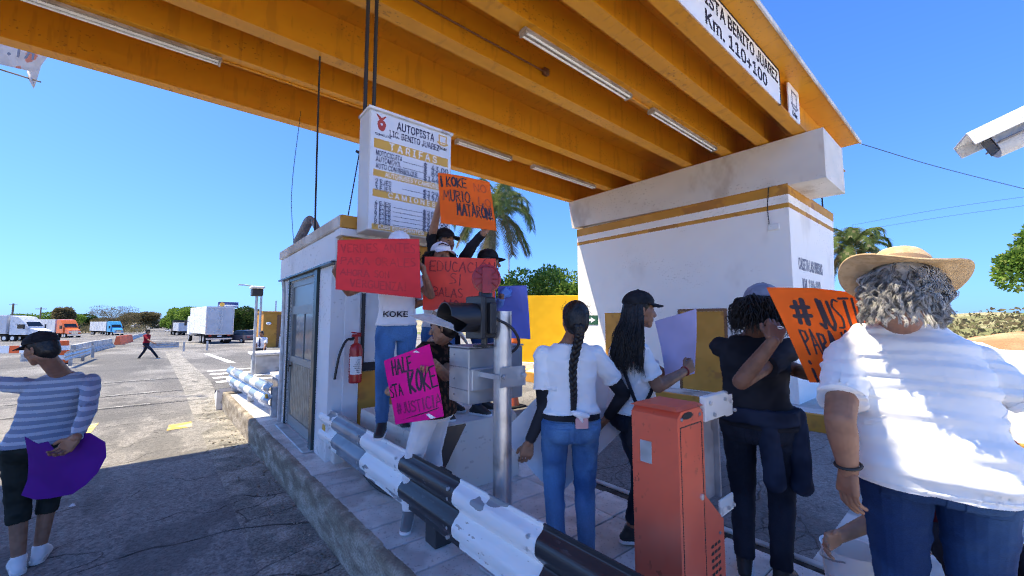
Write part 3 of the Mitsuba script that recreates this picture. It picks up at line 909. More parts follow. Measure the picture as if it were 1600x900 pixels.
# concrete block with black and white stripes in front of the booth
cb = thing('concrete_block', 'white concrete barrier block with slanted black stripes before the booth', 'barrier')
fp = [(1.53, 3.12), (2.2, 3.1), (2.66, 3.05), (2.8, 3.3), (2.78, 4.3), (1.53, 4.3)]
add('body', man2tri(Manifold.hull_points(np.array([(x, y, .35) for x, y in fp] + [(x + (.02 if x < 2 else -.02), y + (.02 if y < 4 else -.02), .93) for x, y in fp]))), 'worn_plaster', cb, False)
st = [Polygon([(.42, .0), (.66, .0), (1.02, .56), (.80, .56)]), Polygon([(.92, .0), (1.12, 0), (1.12, .36)]), Polygon([(0, .0), (.16, .0), (.52, .56), (.30, .56)])]
for g in st:
    add('stripe', prism(g, .006, (1.56, 3.107, .36), (1, -.025, 0), (0, .032, 1)), 'rail_black', cb, False)

# ---------------------------------------------------------------- signal post, control box, gate cabinet
sp = thing('signal_post', 'grey steel signal post standing behind the guardrail', 'post')
add('pole', cyl((1.59, 1.98, .36), (1.59, 1.98, 1.905), .057, 28), 'pole_steel', sp, 40)
add('base_plate', box(1.49, 1.69, 1.88, 2.08, .352, .372, .004), 'galvanised', sp, False)
add('bracket', cat_(box(1.515, 1.715, 1.905, 1.915, 1.445, 1.565), box(1.515, 1.523, 1.917, 2.15, 1.49, 1.52), box(1.707, 1.715, 1.917, 2.15, 1.49, 1.52)), 'galvanised', sp, False)
for x_ in (1.535, 1.685):
    add('bolt', cyl((x_, 1.898, 1.51), (x_, 1.875, 1.51), .014, 6), 'galvanised', sp, False)
cbx = thing('control_box', 'grey steel control box with a stepped middle bolted to the signal post', 'box')
P0 = (1.462, 2.198, 1.664)
cx, cy = P0[0], 2.165
add('housing', box(cx, cx + .46, cy, cy + .24, 1.31, 1.665, .006), 'box_steel', cbx, False)
add('front_module', box(cx + .004, cx + .30, cy - .035, cy - .001, 1.40, 1.54, .006), 'box_steel', cbx, False)
add('lid_strip', box(cx - .006, cx + .466, cy - .006, cy + .246, 1.668, 1.68, .003), 'box_steel', cbx, False)
for z_ in (1.398, 1.541):
    add('seam', box(cx - .004, cx - .001, cy + .005, cy + .235, z_, z_ + .004), 'gate_grey', cbx, False)
for z_ in (1.36, 1.46, 1.62):
    add('screw', cyl((cx - .004, cy + .17, z_), (cx + .002, cy + .17, z_), .006, 8), 'gate_grey', cbx, False)
sg = thing('lane_signal', 'black lane signal with a long visor and a round red lamp on top', 'signal')
sx, sy = 1.475, 2.03
add('body', cat_(box(sx - .035, sx + .05, sy - .07, sy + .07, 1.74, 1.99, .008), box(sx - .075, sx - .04, sy - .085, sy + .085, 1.735, 1.995, .006)), 'black_plastic', sg, False)
add('back_cover', box(sx - .02, sx + .028, sy - .105, sy - .072, 1.765, 1.955, .006), 'black_plastic', sg, False)
vis = trimesh.creation.annulus(r_min=.083, r_max=.088, height=.2, sections=40)
vis.apply_transform(trimesh.transformations.rotation_matrix(math.pi / 2, (0, 1, 0)))
vis.apply_translation((sx - .178, sy, 1.865))
vm = tri2man(vis) - tri2man(turn(box(sx - .5, sx - .17, sy - .2, sy + .2, 1.65, 1.80), 22, (0, 1, 0), (sx - .1, sy, 1.80)))
add('visor', man2tri(vm), 'black_plastic', sg, 40)
add('lens', cyl((sx - .08, sy, 1.865), (sx - .085, sy, 1.865), .078, 24), 'dark_glass', sg, False)
add('neck', revolve([(0, 1.99), (.045, 1.99), (.042, 2.02), (.028, 2.05), (0, 2.05)], 20).apply_transform(trimesh.transformations.translation_matrix((sx + .01, sy - .01, 0))), 'black_plastic', sg, 40)
lx, ly, lz = sx + .008, sy - .02, 2.105
ld = unit((-.50, -.85, 0))
u_, w_, _ = frame(ld)


def turned(prof, n=36):
    m = revolve(prof, n)
    M = np.eye(4)
    M[:3, 0], M[:3, 1], M[:3, 2], M[:3, 3] = u_, np.cross(ld, u_), ld, (lx, ly, lz)
    m.apply_transform(M)
    return m


lp = add('lamp', turned([(0, -.05), (.05, -.045), (.085, -.02), (.09, .0), (.09, .018), (.08, .02), (.078, .012), (0, .018)]), 'signal_red', sg, 40)
for k in range(10):
    a = k * math.pi / 5
    e0, e1 = V(lx, ly, lz) + ld * .016 + (u_ * math.cos(a) + w_ * math.sin(a)) * .03, V(lx, ly, lz) + ld * .018 + (u_ * math.cos(a) + w_ * math.sin(a)) * .08
    add('rib', cyl(e0, e1, .004, 6), 'signal_red', lp, True)
side = unit(np.cross((0, 0, 1.0), ld))
b = prism(rounded(.056, .155, .006), .022, V(lx, ly, lz - .09) + ld * .019 - side * .028, side, (0, 0, 1))
add('bar', b, 'signal_red', lp, False)
add('cable', tube(bend((sx + .05, sy - .06, 1.86), (1.60, 1.90, 1.80), (1.68, 1.93, 1.70), (1.665, 2.03, 1.62), (1.62, 2.1, 1.60)), .009, 8), 'cable_black', sg, True)
add('stem', cat_(cyl((sx + .01, sy, 1.74), (sx + .01, sy, 1.68), .02, 10), box(sx - .06, sx + .09, sy - .02, sy + .02, 1.685, 1.70)), 'black_plastic', sg, False)
add('tag', box(sx + .051, sx + .053, sy - .068, sy - .03, 1.82, 1.88), 'off_white', sg, False)

gt = thing('gate_cabinet', 'orange-red gate cabinet with a scuffed slanted edge beside the guardrail', 'barrier cabinet')
gx, gy, gz = 1.748, .929, 1.432
pf = Polygon([(0, 0), (.43, 0), (.43, .50), (.36, .56), (.247, .66), (.247, 1.05), (.215, 1.082), (.03, 1.082), (0, 1.055)])
add('cabinet', prism(pf.buffer(-.006).buffer(.006), .235, (gx, gy + .235, .352), (1, 0, 0), (0, 0, 1)), 'gate_orange', gt, 20)
add('cap_plate', man2tri(Manifold.hull_points(np.array([(gx - .004, gy - .004, 1.438), (gx + .25, gy - .004, 1.438), (gx - .004, gy + .24, 1.438), (gx + .25, gy + .24, 1.438), (gx + .02, gy + .02, 1.452), (gx + .225, gy + .02, 1.452), (gx + .02, gy + .215, 1.452), (gx + .225, gy + .215, 1.452)]))), 'gate_orange', gt, False)
add('label', box(gx - .004, gx - .001, gy + .13, gy + .19, 1.18, 1.28), 'galvanised', gt, False)
add('scuff_badge', prism(affinity.scale(Point(0, 0).buffer(.03), 1.6, .5), .003, (gx + .09, gy - .0005, 1.41), (1, 0, 0), (0, 0, 1)), 'tar_black', gt, False)
add('door_seam', cat_(box(gx + .02, gx + .228, gy - .0016, gy + .002, 1.362, 1.366), box(gx + .02, gx + .024, gy - .0016, gy + .002, .42, 1.361), box(gx + .224, gx + .228, gy - .0016, gy + .002, .42, 1.361)), 'tar_black', gt, False)
add('lock', cat_(cyl((gx + .20, gy - .008, 1.02), (gx + .20, gy, 1.02), .014, 16), box(gx + .197, gx + .203, gy - .0095, gy - .008, 1.008, 1.032)), 'aluminium', gt, False)
for xx, zz in ((.035, 1.40), (.21, 1.40), (.04, .46), (.38, .46), (.38, .80)):
    add('bolt', cyl((gx + xx, gy - .005, zz), (gx + xx, gy, zz), .008, 6), 'gate_grey', gt, False)
for i in range(9):
    for j in range(3):
        add('vent', box(gx + .285 + j * .035, gx + .285 + j * .035 + .022, gy - .0025, gy + .004, .50 + i * .032, .512 + i * .032), 'tar_black', gt, False)
ga = thing('gate_arm_bracket', 'grey and white metal arm bracket fixed to the side of the orange cabinet', 'bracket')
add('plate', prism(Polygon([(0, 0), (.17, 0), (.17, .10), (.23, .18), (.23, .27), (.15, .34), (.15, .45), (.0, .45)]), .012, (gx + .262, gy + .05, .952), (1, 0, 0), (0, 0, 1)), 'gate_grey', ga, False)
add('top_plate', box(gx + .255, gx + .52, gy - .01, gy + .02, 1.355, 1.475, .004), 'off_white', ga, False)
add('flange', box(gx + .522, gx + .60, gy - .0, gy + .012, 1.34, 1.45, .004), 'off_white', ga, False)
add('lower_flange', box(gx + .40, gx + .56, gy + .0, gy + .012, .86, .945, .004), 'off_white', ga, False)
add('web', box(gx + .435, gx + .45, gy + .012, gy + .10, .95, 1.34), 'gate_grey', ga, False)
for xx, zz in ((.30, 1.44), (.47, 1.44), (.54, 1.42), (.58, 1.37), (.46, .90), (.52, .90), (.34, 1.38)):
    add('bolt', cyl((gx + xx, gy - .012, zz), (gx + xx, gy - .022, zz), .01, 8), 'galvanised', ga, False)
add('hub', cyl((gx + .25, gy + .10, 1.19), (gx + .27, gy + .10, 1.19), .07, 24), 'tar_black', ga, False)

# ---------------------------------------------------------------- people
ICO = trimesh.creation.icosphere(subdivisions=2)
IV = np.array(ICO.vertices)


def sph(c, r, sc=(1, 1, 1), M=None):
    q = IV * (np.array(sc) * r)
    if M is not None:
        q = q @ np.asarray(M).T
    return q + np.asarray(c, float)


def ring(c, ax, r, n=20):
    u, w, _ = frame(ax)
    a = np.arange(n) * 2 * math.pi / n
    return np.asarray(c, float) + r * (np.cos(a)[:, None] * u + np.sin(a)[:, None] * w)


def hull(*pts):
    return Manifold.hull_points(np.vstack(pts).astype(float))


def bone(a, ra, b, rb):
    return hull(sph(a, ra), sph(b, rb))


def union(ms):
    from manifold3d import OpType
    return Manifold.batch_boolean(list(ms), OpType.Add)


def loft(rows, n=32):
    """rows: (centre, x axis, y axis, a, b)"""
    v, f = [], []
    t = np.arange(n) * 2 * math.pi / n
    for c, ex, ey, a, b in rows:
        e = 2.4
        cx_, sy_ = np.sign(np.cos(t)) * np.abs(np.cos(t)) ** (2 / e), np.sign(np.sin(t)) * np.abs(np.sin(t)) ** (2 / e)
        v += list(np.asarray(c) + cx_[:, None] * a * np.asarray(ex) + sy_[:, None] * b * np.asarray(ey))
    m = len(rows)
    for i in range(m - 1):
        for k in range(n):
            a, b = i * n + k, i * n + (k + 1) % n
            f += [(a, b, b + n), (a, b + n, a + n)]
    v += [rows[0][0], rows[-1][0]]
    for k in range(n):
        f += [(m * n, (k + 1) % n, k), (m * n + 1, (m - 1) * n + k, (m - 1) * n + (k + 1) % n)]
    return tri2man(trimesh.Trimesh(np.array(v), np.array(f), process=False))


def finish(m, res, taub=8, wr=None):
    t = man2tri(m.refine_to_length(res))
    t.merge_vertices()
    if taub:
        v0 = np.array(t.vertices)
        trimesh.smoothing.filter_taubin(t, lamb=.5, nu=.52, iterations=taub)
        v1 = np.array(t.vertices)
        t.vertices = np.where((np.linalg.norm(v1 - v0, axis=1) < .014)[:, None], v1, v0)
    if wr is not None:
        t.vertices = t.vertices + t.vertex_normals * wr(np.array(t.vertices))[:, None]
    return t


def wrinkle(amp, f=(9, 9, 22), seed=1):
    def g(p):
        a = meshkit.fbm(p * np.array(f), 3, seed)
        return amp * 2 * (np.abs(a - .5) * 2.2 - .35)
    return g


def patch(t, keep, off, levels=2):
    """a piece of cloth standing off a garment mesh wherever keep(points) holds"""
    n = np.array(t.vertex_normals)
    v, f = np.array(t.vertices), np.array(t.faces)
    c = v[f].mean(1)
    f = f[keep(c, .03)]
    if len(f) == 0:
        return None
    m = trimesh.Trimesh(np.hstack([v]), f, process=False)
    vv, nn = v, n
    for _ in range(levels):
        k = len(vv)
        e = np.sort(np.vstack([f[:, [0, 1]], f[:, [1, 2]], f[:, [2, 0]]]), 1)
        ue, inv = np.unique(e, axis=0, return_inverse=True)
        inv = inv.reshape(3, -1).T + k
        vv = np.vstack([vv, vv[ue].mean(1)])
        nn = np.vstack([nn, nn[ue].mean(1)])
        f = np.vstack([np.stack([f[:, 0], inv[:, 0], inv[:, 2]], 1), np.stack([f[:, 1], inv[:, 1], inv[:, 0]], 1), np.stack([f[:, 2], inv[:, 2], inv[:, 1]], 1), inv])
    f = f[keep(vv[f].mean(1), 0)]
    if len(f) == 0:
        return None
    used, idx = np.unique(f, return_inverse=True)
    idx = idx.reshape(-1, 3)
    lo, hi = vv[used] - nn[used] * .002, vv[used] + nn[used] * off
    e = np.vstack([idx[:, [0, 1]], idx[:, [1, 2]], idx[:, [2, 0]]])
    key = np.sort(e, 1)
    _, first, cnt = np.unique(key, axis=0, return_index=True, return_counts=True)
    be = e[first[cnt == 1]]
    K = len(used)
    skirt = np.vstack([np.stack([be[:, 0], be[:, 1], be[:, 1] + K], 1)[:, ::-1], np.stack([be[:, 0], be[:, 1] + K, be[:, 0] + K], 1)[:, ::-1]]) if len(be) else np.zeros((0, 3), int)
    return trimesh.Trimesh(np.vstack([hi, lo]), np.vstack([idx, skirt]), process=False)


def ik(a, c, l1, l2, pole):
    a, c = V(*a), V(*c)
    d = c - a
    L = np.linalg.norm(d)
    if L > (l1 + l2) * .995:
        k = L / (l1 + l2) / .995
        l1, l2 = l1 * k, l2 * k
    x = (l1 * l1 - l2 * l2 + L * L) / (2 * L)
    h = math.sqrt(max(l1 * l1 - x * x, 0))
    e = unit(d)
    q = unit(np.asarray(pole, float) - e * np.dot(pole, e))
    return a + e * x + q * h


def hand(w, d, n, side, s=1.0, curl=.5, spread=.12, thumb=.6):
    """w wrist, d pointing along the hand, n out of the palm, side +1 when the thumb lies on cross(d, n)"""
    d = unit(d)
    n = unit(np.asarray(n, float) - d * np.dot(n, d))
    x = np.cross(d, n) * side
    w = V(*w)
    q = lambda a, b, c: w + s * (a * x + b * d + c * n)
    palm = hull(sph(q(.022, .015, 0), .017 * s), sph(q(-.022, .015, 0), .016 * s), sph(q(.034, .085, 0), .014 * s), sph(q(-.034, .075, 0), .013 * s), sph(q(.03, .04, .006), .016 * s))
    parts = [palm]
    lens = [(.030, .088, (.042, .025, .02)), (.011, .092, (.046, .029, .021)), (-.011, .088, (.042, .027, .02)), (-.031, .078, (.033, .02, .018))]
    for i, (a, b, ls) in enumerate(lens):
        ang = 0
        p = q(a, b, 0)
        base = p
        r = .0095 * s
        for j, l in enumerate(ls):
            ang += curl * (1.05, 1.25, .8)[j] * (1 + .06 * i)
            dirv = unit(math.cos(ang) * d + math.sin(ang) * n + x * spread * (a / .034) * .6 * math.cos(ang))
            p2 = p + dirv * l * s
            parts.append(bone(p, r, p2, r * .9))
            p, r = p2, r * .9
    t0 = q(.026, .028, .006)
    t1 = t0 + s * (.035 * x * .8 + .03 * d + .022 * n * thumb)
    t2 = t1 + s * (.012 * x * (1 - thumb) + .026 * d + .016 * n * thumb)
    parts += [bone(t0, .014 * s, t1, .0115 * s), bone(t1, .0115 * s, t2, .0095 * s)]
    m = union(parts)
    return m


def basis(deg, pitch=0.0, roll=0.0):
    """columns right, forward, up for a heading measured from +y towards +x; pitch > 0 looks up"""
    a = math.radians(deg)
    r, f, u = V(math.cos(a), -math.sin(a), 0), V(math.sin(a), math.cos(a), 0), V(0, 0, 1)
    p = math.radians(pitch)
    f, u = f * math.cos(p) + u * math.sin(p), u * math.cos(p) - f * math.sin(p)
    b = math.radians(roll)
    r, u = r * math.cos(b) + u * math.sin(b), u * math.cos(b) - r * math.sin(b)
    return np.stack([r, f, u], 1)


def figure(label, base, head, height=1.65, g=1.0, lean=(0, 0), hyaw=None, hpitch=0, hroll=0, R={}, Lf={}, legR={}, legL={}, skin='skin_brown',
           top=('white_cotton', .96, .55), bottom=('denim_mid', .10), shoes='shoe_black', hair=('short', 'hair_black'), hat=None, face=False, res=.02, belly=0.0, hips=1.0,
           group=None, seat=None, glove=None, hscale=1.0, shoulder=1.362, wr=None, turn_=0, sleeve_mat=None, headpos=None, pocket=None):
    s = height / 1.70
    t = thing('person', label, 'person', group)
    B = basis(head)
    r, f, u = B[:, 0], B[:, 1], B[:, 2]
    Bs = basis(head + turn_)
    rs, fs = Bs[:, 0], Bs[:, 1]
    base = V(*base)
    drop = 0 if seat is None else seat - .90 * s
    lz = lambda z: z * s + drop
    pt = lambda x, y, z: base + r * x * s + f * y * s + u * lz(z)
    hipz = .90
    lx, ly = lean[1], lean[0]

    def spine(z):
        k = max(0, (z - .9) / .55) ** 1.2
        return base + u * lz(z) + f * (ly * k) + r * (lx * k)

    G = g
    rows = [(.78, .12, .085, -.01), (.84, .168 * hips, .115, -.018), (.90, .178 * hips, .122 + belly * .2, -.02), (.98, .168 * hips, .115 + belly * .6, -.004), (1.06, .15, .103 + belly, .004), (1.15, .15, .105 + belly * .9, .008),
            (1.25, .162, .115 + belly * .4, .008), (1.33, .168, .115, .002), (1.385, .150, .095, -.006), (1.425, .10, .078, -.012), (1.455, .064, .066, -.010)]
    if G != 1:
        rows = [(z, a * (G if z < 1.30 else 1 + (G - 1) * .35 if z < 1.43 else 1 + (G - 1) * .4), b * (G if z < 1.43 else 1 + (G - 1) * .4), o) for z, a, b, o in rows]

    def axes(z):
        k = min(max((z - .95) / .35, 0), 1)
        ex = unit(r * (1 - k) + rs * k)
        return ex, np.cross(u, ex)

    def trunk(z0, z1, off=0.0):
        out = []
        zs = sorted({z0, z1, *[q[0] for q in rows if z0 < q[0] < z1]})
        A = np.array(rows)
        for z in zs:
            a, b, o = (np.interp(z, A[:, 0], A[:, i]) for i in (1, 2, 3))
            ex, ey = axes(z)
            out.append((spine(z) + ey * o * s, ex, ey, a * s + off, b * s + off))
        return loft(out)

    shz = shoulder
    sw = .175 * (1 + (G - 1) * (.75 if shoulder > 1.34 else .25))
    sh = {k: spine(shz) + rs * (sw * s * q) - fs * .012 * s for k, q in (('R', 1), ('L', -1))}
    arms = {}
    for k, q, spec in (('R', 1, R), ('L', -1, Lf)):
        w = V(*spec['w']) if 'w' in spec else sh[k] + (-.53 * u + rs * q * .07 + fs * .06) * s
        e = V(*spec['e']) if 'e' in spec else ik(sh[k], w, .285 * s, .25 * s, spec.get('pole', -fs + rs * q * .5))
        arms[k] = (sh[k], e, w, spec)
    legs = {}
    for k, q, spec in (('R', 1, legR), ('L', -1, legL)):
        h = pt(.092 * hips * (1 + (G - 1) * .6) * q, 0, .875)
        an = V(*spec['a']) if 'a' in spec else pt(.095 * q, -.02, .085) if seat is None else base + r * .12 * q * s + f * .45 * s + u * .085 * s
        kn = V(*spec['k']) if 'k' in spec else ik(h, an, .40 * s, .40 * s, spec.get('pole', f + .1 * q * r))
        legs[k] = (h, kn, an, spec)
    HB = basis(head if hyaw is None else hyaw, hpitch, hroll)
    nk = spine(1.45)
    hc = (V(*headpos) if headpos is not None else spine(1.585) + f * .028 * s)
    hs = (.6 + .4 * s) * .98 * hscale
    hp_ = lambda x, y, z: hc + HB @ (V(x, y, z) * hs)
    # --- skin, one continuous body
    sk = [trunk(.80, 1.455, -.012)]
    ga_ = 1 + (G - 1) * .75
    for k, q in (('R', 1), ('L', -1)):
        a, e, w, spec = arms[k]
        mid = e * .7 + w * .3
        sk += [bone(spine(1.33) + rs * q * .09 * s, .062 * s * ga_, a, .050 * s * ga_), bone(a, .052 * s * ga_, e, .040 * s * ga_), bone(e, .040 * s * ga_, mid, .040 * s * ga_), bone(mid, .040 * s * ga_, w, .0275 * s * (1 + (ga_ - 1) * .5))]
        h, kn, an, _ = legs[k]
        calf = kn * .68 + an * .32 - unit(np.cross(r, kn - an)) * .0
        sk += [bone(h, .074 * s * ga_, kn, .052 * s * ga_), bone(kn, .052 * s * ga_, calf, .050 * s * ga_), bone(calf, .050 * s * ga_, an, .036 * s)]
    skull = sph(hp_(0, -.012, .035), hs, (.077, .097, .086), HB)
    jaw = [sph(hp_(x, y, z), q * hs) for x, y, z, q in ((.044, .045, -.018, .032), (-.044, .045, -.018, .032), (.036, .03, -.068, .024), (-.036, .03, -.068, .024), (0, .066, -.098, .02), (0, .064, .03, .036))]
    hd_ = [hull(skull, *jaw[:2], jaw[5]), hull(*jaw[:5]), hull(sph(hp_(0, -.03, -.03), .06 * hs), *jaw[2:5])]
    hd_ += [hull(sph(hp_(0, .094, .006), .008 * hs), sph(hp_(0, .112, -.030), .0125 * hs), sph(hp_(.013, .097, -.036), .0095 * hs), sph(hp_(-.013, .097, -.036), .0095 * hs))]
    hd_ += [hull(sph(hp_(.026, .080, .030), .012 * hs), sph(hp_(-.026, .080, .030), .012 * hs), sph(hp_(0, .086, .026), .010 * hs))]
    for q in (1, -1):
        hd_.append(hull(sph(hp_(q * .078, -.012, .012), .016 * hs, (.45, .8, 1.3), HB), sph(hp_(q * .077, -.010, -.022), .010 * hs, (.5, .8, 1), HB)))
    sk += [bone(spine(1.42) - f * .008 * s, .062 * s * (1 + (G - 1) * .4), hp_(0, -.022, -.062), .054 * s * (1 + (G - 1) * .3))]
    headm = union(hd_)
    body = finish(union(sk + [headm]), res, 6)
    hm = []
    for k, q in (('R', 1), ('L', -1)):
        a, e, w, spec = arms[k]
        d, n = spec.get('hand', (w - e, -rs * q))
        h_ = hand(w, d, n, -q if spec.get('flip') else q, s * .98, spec.get('curl', .35), thumb=spec.get('thumb', .6))
        hm.append(finish(h_, .007 if res < .03 else .012, 4))
    if glove:
        add('body', body, skin, t, True)
        for q in hm:
            add('glove', q, glove, t, True)
    else:
        add('body', cat_(body, *hm), skin, t, True)
    # lips, eyes and brows
    if face:
        lip = union([hull(sph(hp_(.021, .082, -.060), .006 * hs), sph(hp_(0, .094, -.056), .0075 * hs), sph(hp_(-.021, .082, -.060), .006 * hs)), hull(sph(hp_(.016, .083, -.067), .006 * hs), sph(hp_(0, .092, -.068), .008 * hs), sph(hp_(-.016, .083, -.067), .006 * hs))])
        add('mouth', man2tri(lip), 'lip_brown', t, True)
        for q in (1, -1):
            add('eye', trimesh.Trimesh(sph(hp_(q * .032, .083, .006), .0085 * hs, (1.5, .7, .75), HB), ICO.faces), 'eye_dark', t, True)
            add('eyebrow', tube(bend(hp_(q * .014, .095, .028), hp_(q * .032, .091, .035), hp_(q * .05, .076, .029)), .0042 * hs, 6), hair[1], t, True)
    # --- trousers
    bm, ankle_z = bottom[0], bottom[1]
    tr = [trunk(.80, bottom[2] if len(bottom) > 2 else 1.02, .010)]
    for k, q in (('R', 1), ('L', -1)):
        h, kn, an, spec = legs[k]
        dn_ = an - kn
        cut = kn + dn_ * spec.get('cuff', min(1.0, max(.05, 1 - (ankle_z - .08) / .40)))
        calf = kn * .7 + an * .3
        tr += [bone(h + u * .0, .100 * s * ga_, kn, .071 * s * ga_)]
        if np.linalg.norm(cut - kn) > np.linalg.norm(calf - kn) + .02:
            tr += [bone(kn, .071 * s * ga_, calf, .067 * s * ga_), hull(sph(calf, .067 * s * ga_), ring(cut, dn_, .056 * s))]
        else:
            tr += [hull(sph(kn, .071 * s * ga_), ring(cut, dn_, .066 * s * ga_))]
    trm = finish(union(tr), res, 7, wrinkle(.006 if res < .03 else .0, (9, 9, 17), len(labels)))
    if res < .019 and bm.startswith('denim'):
        def loc(p):
            d_ = p - base
            return d_ @ r / s, d_ @ f / s, (p[:, 2] - base[2] - drop) / s

        def pk(p, e):
            x, y, z = loc(p)
            ax_ = np.abs(np.abs(x) - .088 * hips * (1 + (G - 1) * .6))
            return (y < -.03) & (ax_ < .062 + e) & (z < .905 + e) & (z > .78 - e + ax_ * .0) & (z > .775 + .3 * ax_ * 0 - e)

        def seam(p, e):
            x, y, z = loc(p)
            return (np.abs(x) < .005 + e) & (z > .80) & (z < .95) | (np.abs(z - .935) < .006 + e) & (y < .2)
        bits = [q for q in (patch(trm, pk, .0035), patch(trm, seam, .0025)) if q is not None]
        trm = cat_(trm, *bits) if bits else trm
    tk = add('trousers', trm, bm, t, True)
    # --- top with sleeves
    tm, hem, sl = top[:3]
    ease = top[3] if len(top) > 3 else .017
    tp = [trunk(hem, 1.438, ease)]
    for k, q in (('R', 1), ('L', -1)):
        a, e, w, spec = arms[k]
        tp += [hull(sph(spine(1.33) + rs * q * .09 * s, .072 * s * ga_ + .004), sph(a, .060 * s * ga_ + .006))]
        sl_ = spec.get('sleeve', sl)
        if sl_ <= 1:
            c = a + (e - a) * sl_
            tp += [hull(sph(a, .060 * s * ga_ + .006), ring(c, e - a, (.066 if sl_ < .8 else .055) * s * ga_ + .004))]
        else:
            c = e + (w - e) * min(sl_ - 1, .97)
            tp += [bone(a, .062 * s * ga_ + .003, e, .05 * s * ga_ + .003), hull(sph(e, .05 * s * ga_ + .003), ring(c, w - e, .036 * s * ga_ + .003))]
    tpm = finish(union(tp), res, 6, wr or wrinkle(.0085 if res < .03 else .0, (7, 7, 16), len(labels) + 5))
    if res < .019:
        zh = base[2] + drop + hem * s
        ends = []
        for k in ('R', 'L'):
            a, e, w, spec = arms[k]
            q = spec.get('sleeve', sl)
            if q <= 1:
                ends.append((a + (e - a) * q, unit(e - a)))

        def hemband(p, e):
            o = np.abs(p[:, 2] - zh - .014) < .012 + e
            for c_, d_ in ends:
                dd = (p - c_) @ d_
                o |= (dd < .004 + e) & (dd > -.022 - e) & (np.linalg.norm(p - c_, axis=1) < .12 * s * ga_ + e)
            return o
        q = patch(tpm, hemband, .0025)
        tpm = cat_(tpm, q) if q is not None else tpm
    add('shirt', tpm, tm, t, True)
    if sleeve_mat:
        for k in ('R', 'L'):
            a, e, w, _ = arms[k]
            c0, c1 = a + (e - a) * .42, e + (w - e) * .93
            add('under_sleeve', finish(union([bone(c0, .058 * s, e, .047 * s), hull(sph(e, .047 * s), ring(c1, w - e, .034 * s))]), res, 4), sleeve_mat, t, True)
    # --- shoes
    for k, q in (('R', 1), ('L', -1)):
        h, kn, an, spec = legs[k]
        fd = unit(V(*spec['toe'])) if 'toe' in spec else unit(f + .18 * q * r)
        fr_ = unit(np.cross(fd, u))
        up = np.cross(fr_, fd)
        o = an - up * .085 * s
        m = union([hull(sph(o + fd * -.045 * s + up * .035 * s, .036 * s), sph(o + fd * .14 * s + up * .025 * s + fr_ * .01, .030 * s), sph(o + fd * .15 * s + up * .022 * s - fr_ * .012, .028 * s), sph(an + fd * .01 * s, .044 * s)), hull(sph(an, .045 * s), ring(an + up * .035 * s, up, .043 * s))])
        m = m.trim_by_plane(tuple(up), float(np.dot(up, o + up * .004)))
        add('shoe', finish(m, max(res, .015), 3), shoes, t, True)
        sole = hull(ring(o + fd * -.045 * s + up * .002, up, .040 * s), ring(o + fd * -.045 * s + up * .022, up, .041 * s), ring(o + fd * .145 * s + up * .002, up, .042 * s), ring(o + fd * .145 * s + up * .020, up, .043 * s))
        add('sole', man2tri(sole), 'shoe_white' if shoes != 'shoe_white' else 'off_white', t, 30)
    # --- hair and hat
    hk, hmat = hair
    lr = np.random.default_rng(len(labels))
    cap_shell = hull(sph(hp_(0, -.018, .04), hs, (.086, .104, .094), HB), sph(hp_(0, -.05, -.02), .075 * hs))
    if hk != 'none':
        cutter = hull(*[ring(hp_(0, y_, z_), HB[:, 0], .001) if False else np.array([hp_(-.2, y_, z_), hp_(.2, y_, z_)]) for y_, z_ in ((.052, .078), (.038, .02), (.012, -.03), (-.01, -.16), (.3, -.16), (.3, .078))])
        sh_ = cap_shell - cutter
        if hk == 'short':
            add('hair', finish(sh_, max(.012, res * .6), 4, lambda p: .004 * (meshkit.fbm(p * 60, 3) - .3)), hmat, t, True)
        elif hk in ('long', 'plait', 'bob'):
            ms = [finish(sh_, .012, 3, lambda p: .003 * (meshkit.fbm(p * 50, 3) - .4))]
            if hk == 'plait':
                pth = bend(hp_(0, -.115, -.03), hp_(0, -.112, -.10), spine(1.30) - f * .135 * s, spine(1.12) - f * .125 * s + r * .004, spine(1.02) - f * .13 * s, n=10)
                tt = np.linspace(0, 1, 90)
                cen = np.array([[np.interp(x_ * (len(pth) - 1), np.arange(len(pth)), pth[:, c_]) for c_ in range(3)] for x_ in tt])
                for k_ in range(3):
                    ph = tt * 2 * math.pi * 6.5 + k_ * 2 * math.pi / 3
                    amp = .019 * (1 - .5 * tt)
                    ms.append(tube(cen + (amp * np.sin(ph))[:, None] * r + (amp * .55 * np.sin(2 * ph))[:, None] * f, .0175 * (1 - .5 * tt), 9))
                for _ in range(40):
                    ms.append(tube([cen[-1] + lr.normal(0, .004, 3), cen[-1] + V(0, 0, -.035) + lr.normal(0, .006, 3), cen[-1] + V(0, 0, -.085) + lr.normal(0, .008, 3)], [.003, .0025, .001], 4))
                for _ in range(160):
                    a_ = lr.uniform(0, 6.28)
                    p0 = hp_(.07 * math.sin(a_), -.02 + .09 * math.cos(a_), lr.uniform(-.02, .10))
                    ms.append(tube(bend(p0, p0 + lr.normal(0, .012, 3) + V(0, 0, .004), p0 + lr.normal(0, .022, 3), n=3), .0008, 3))
            else:
                n_, ln = (950, .40) if hk == 'long' else (620, .13)
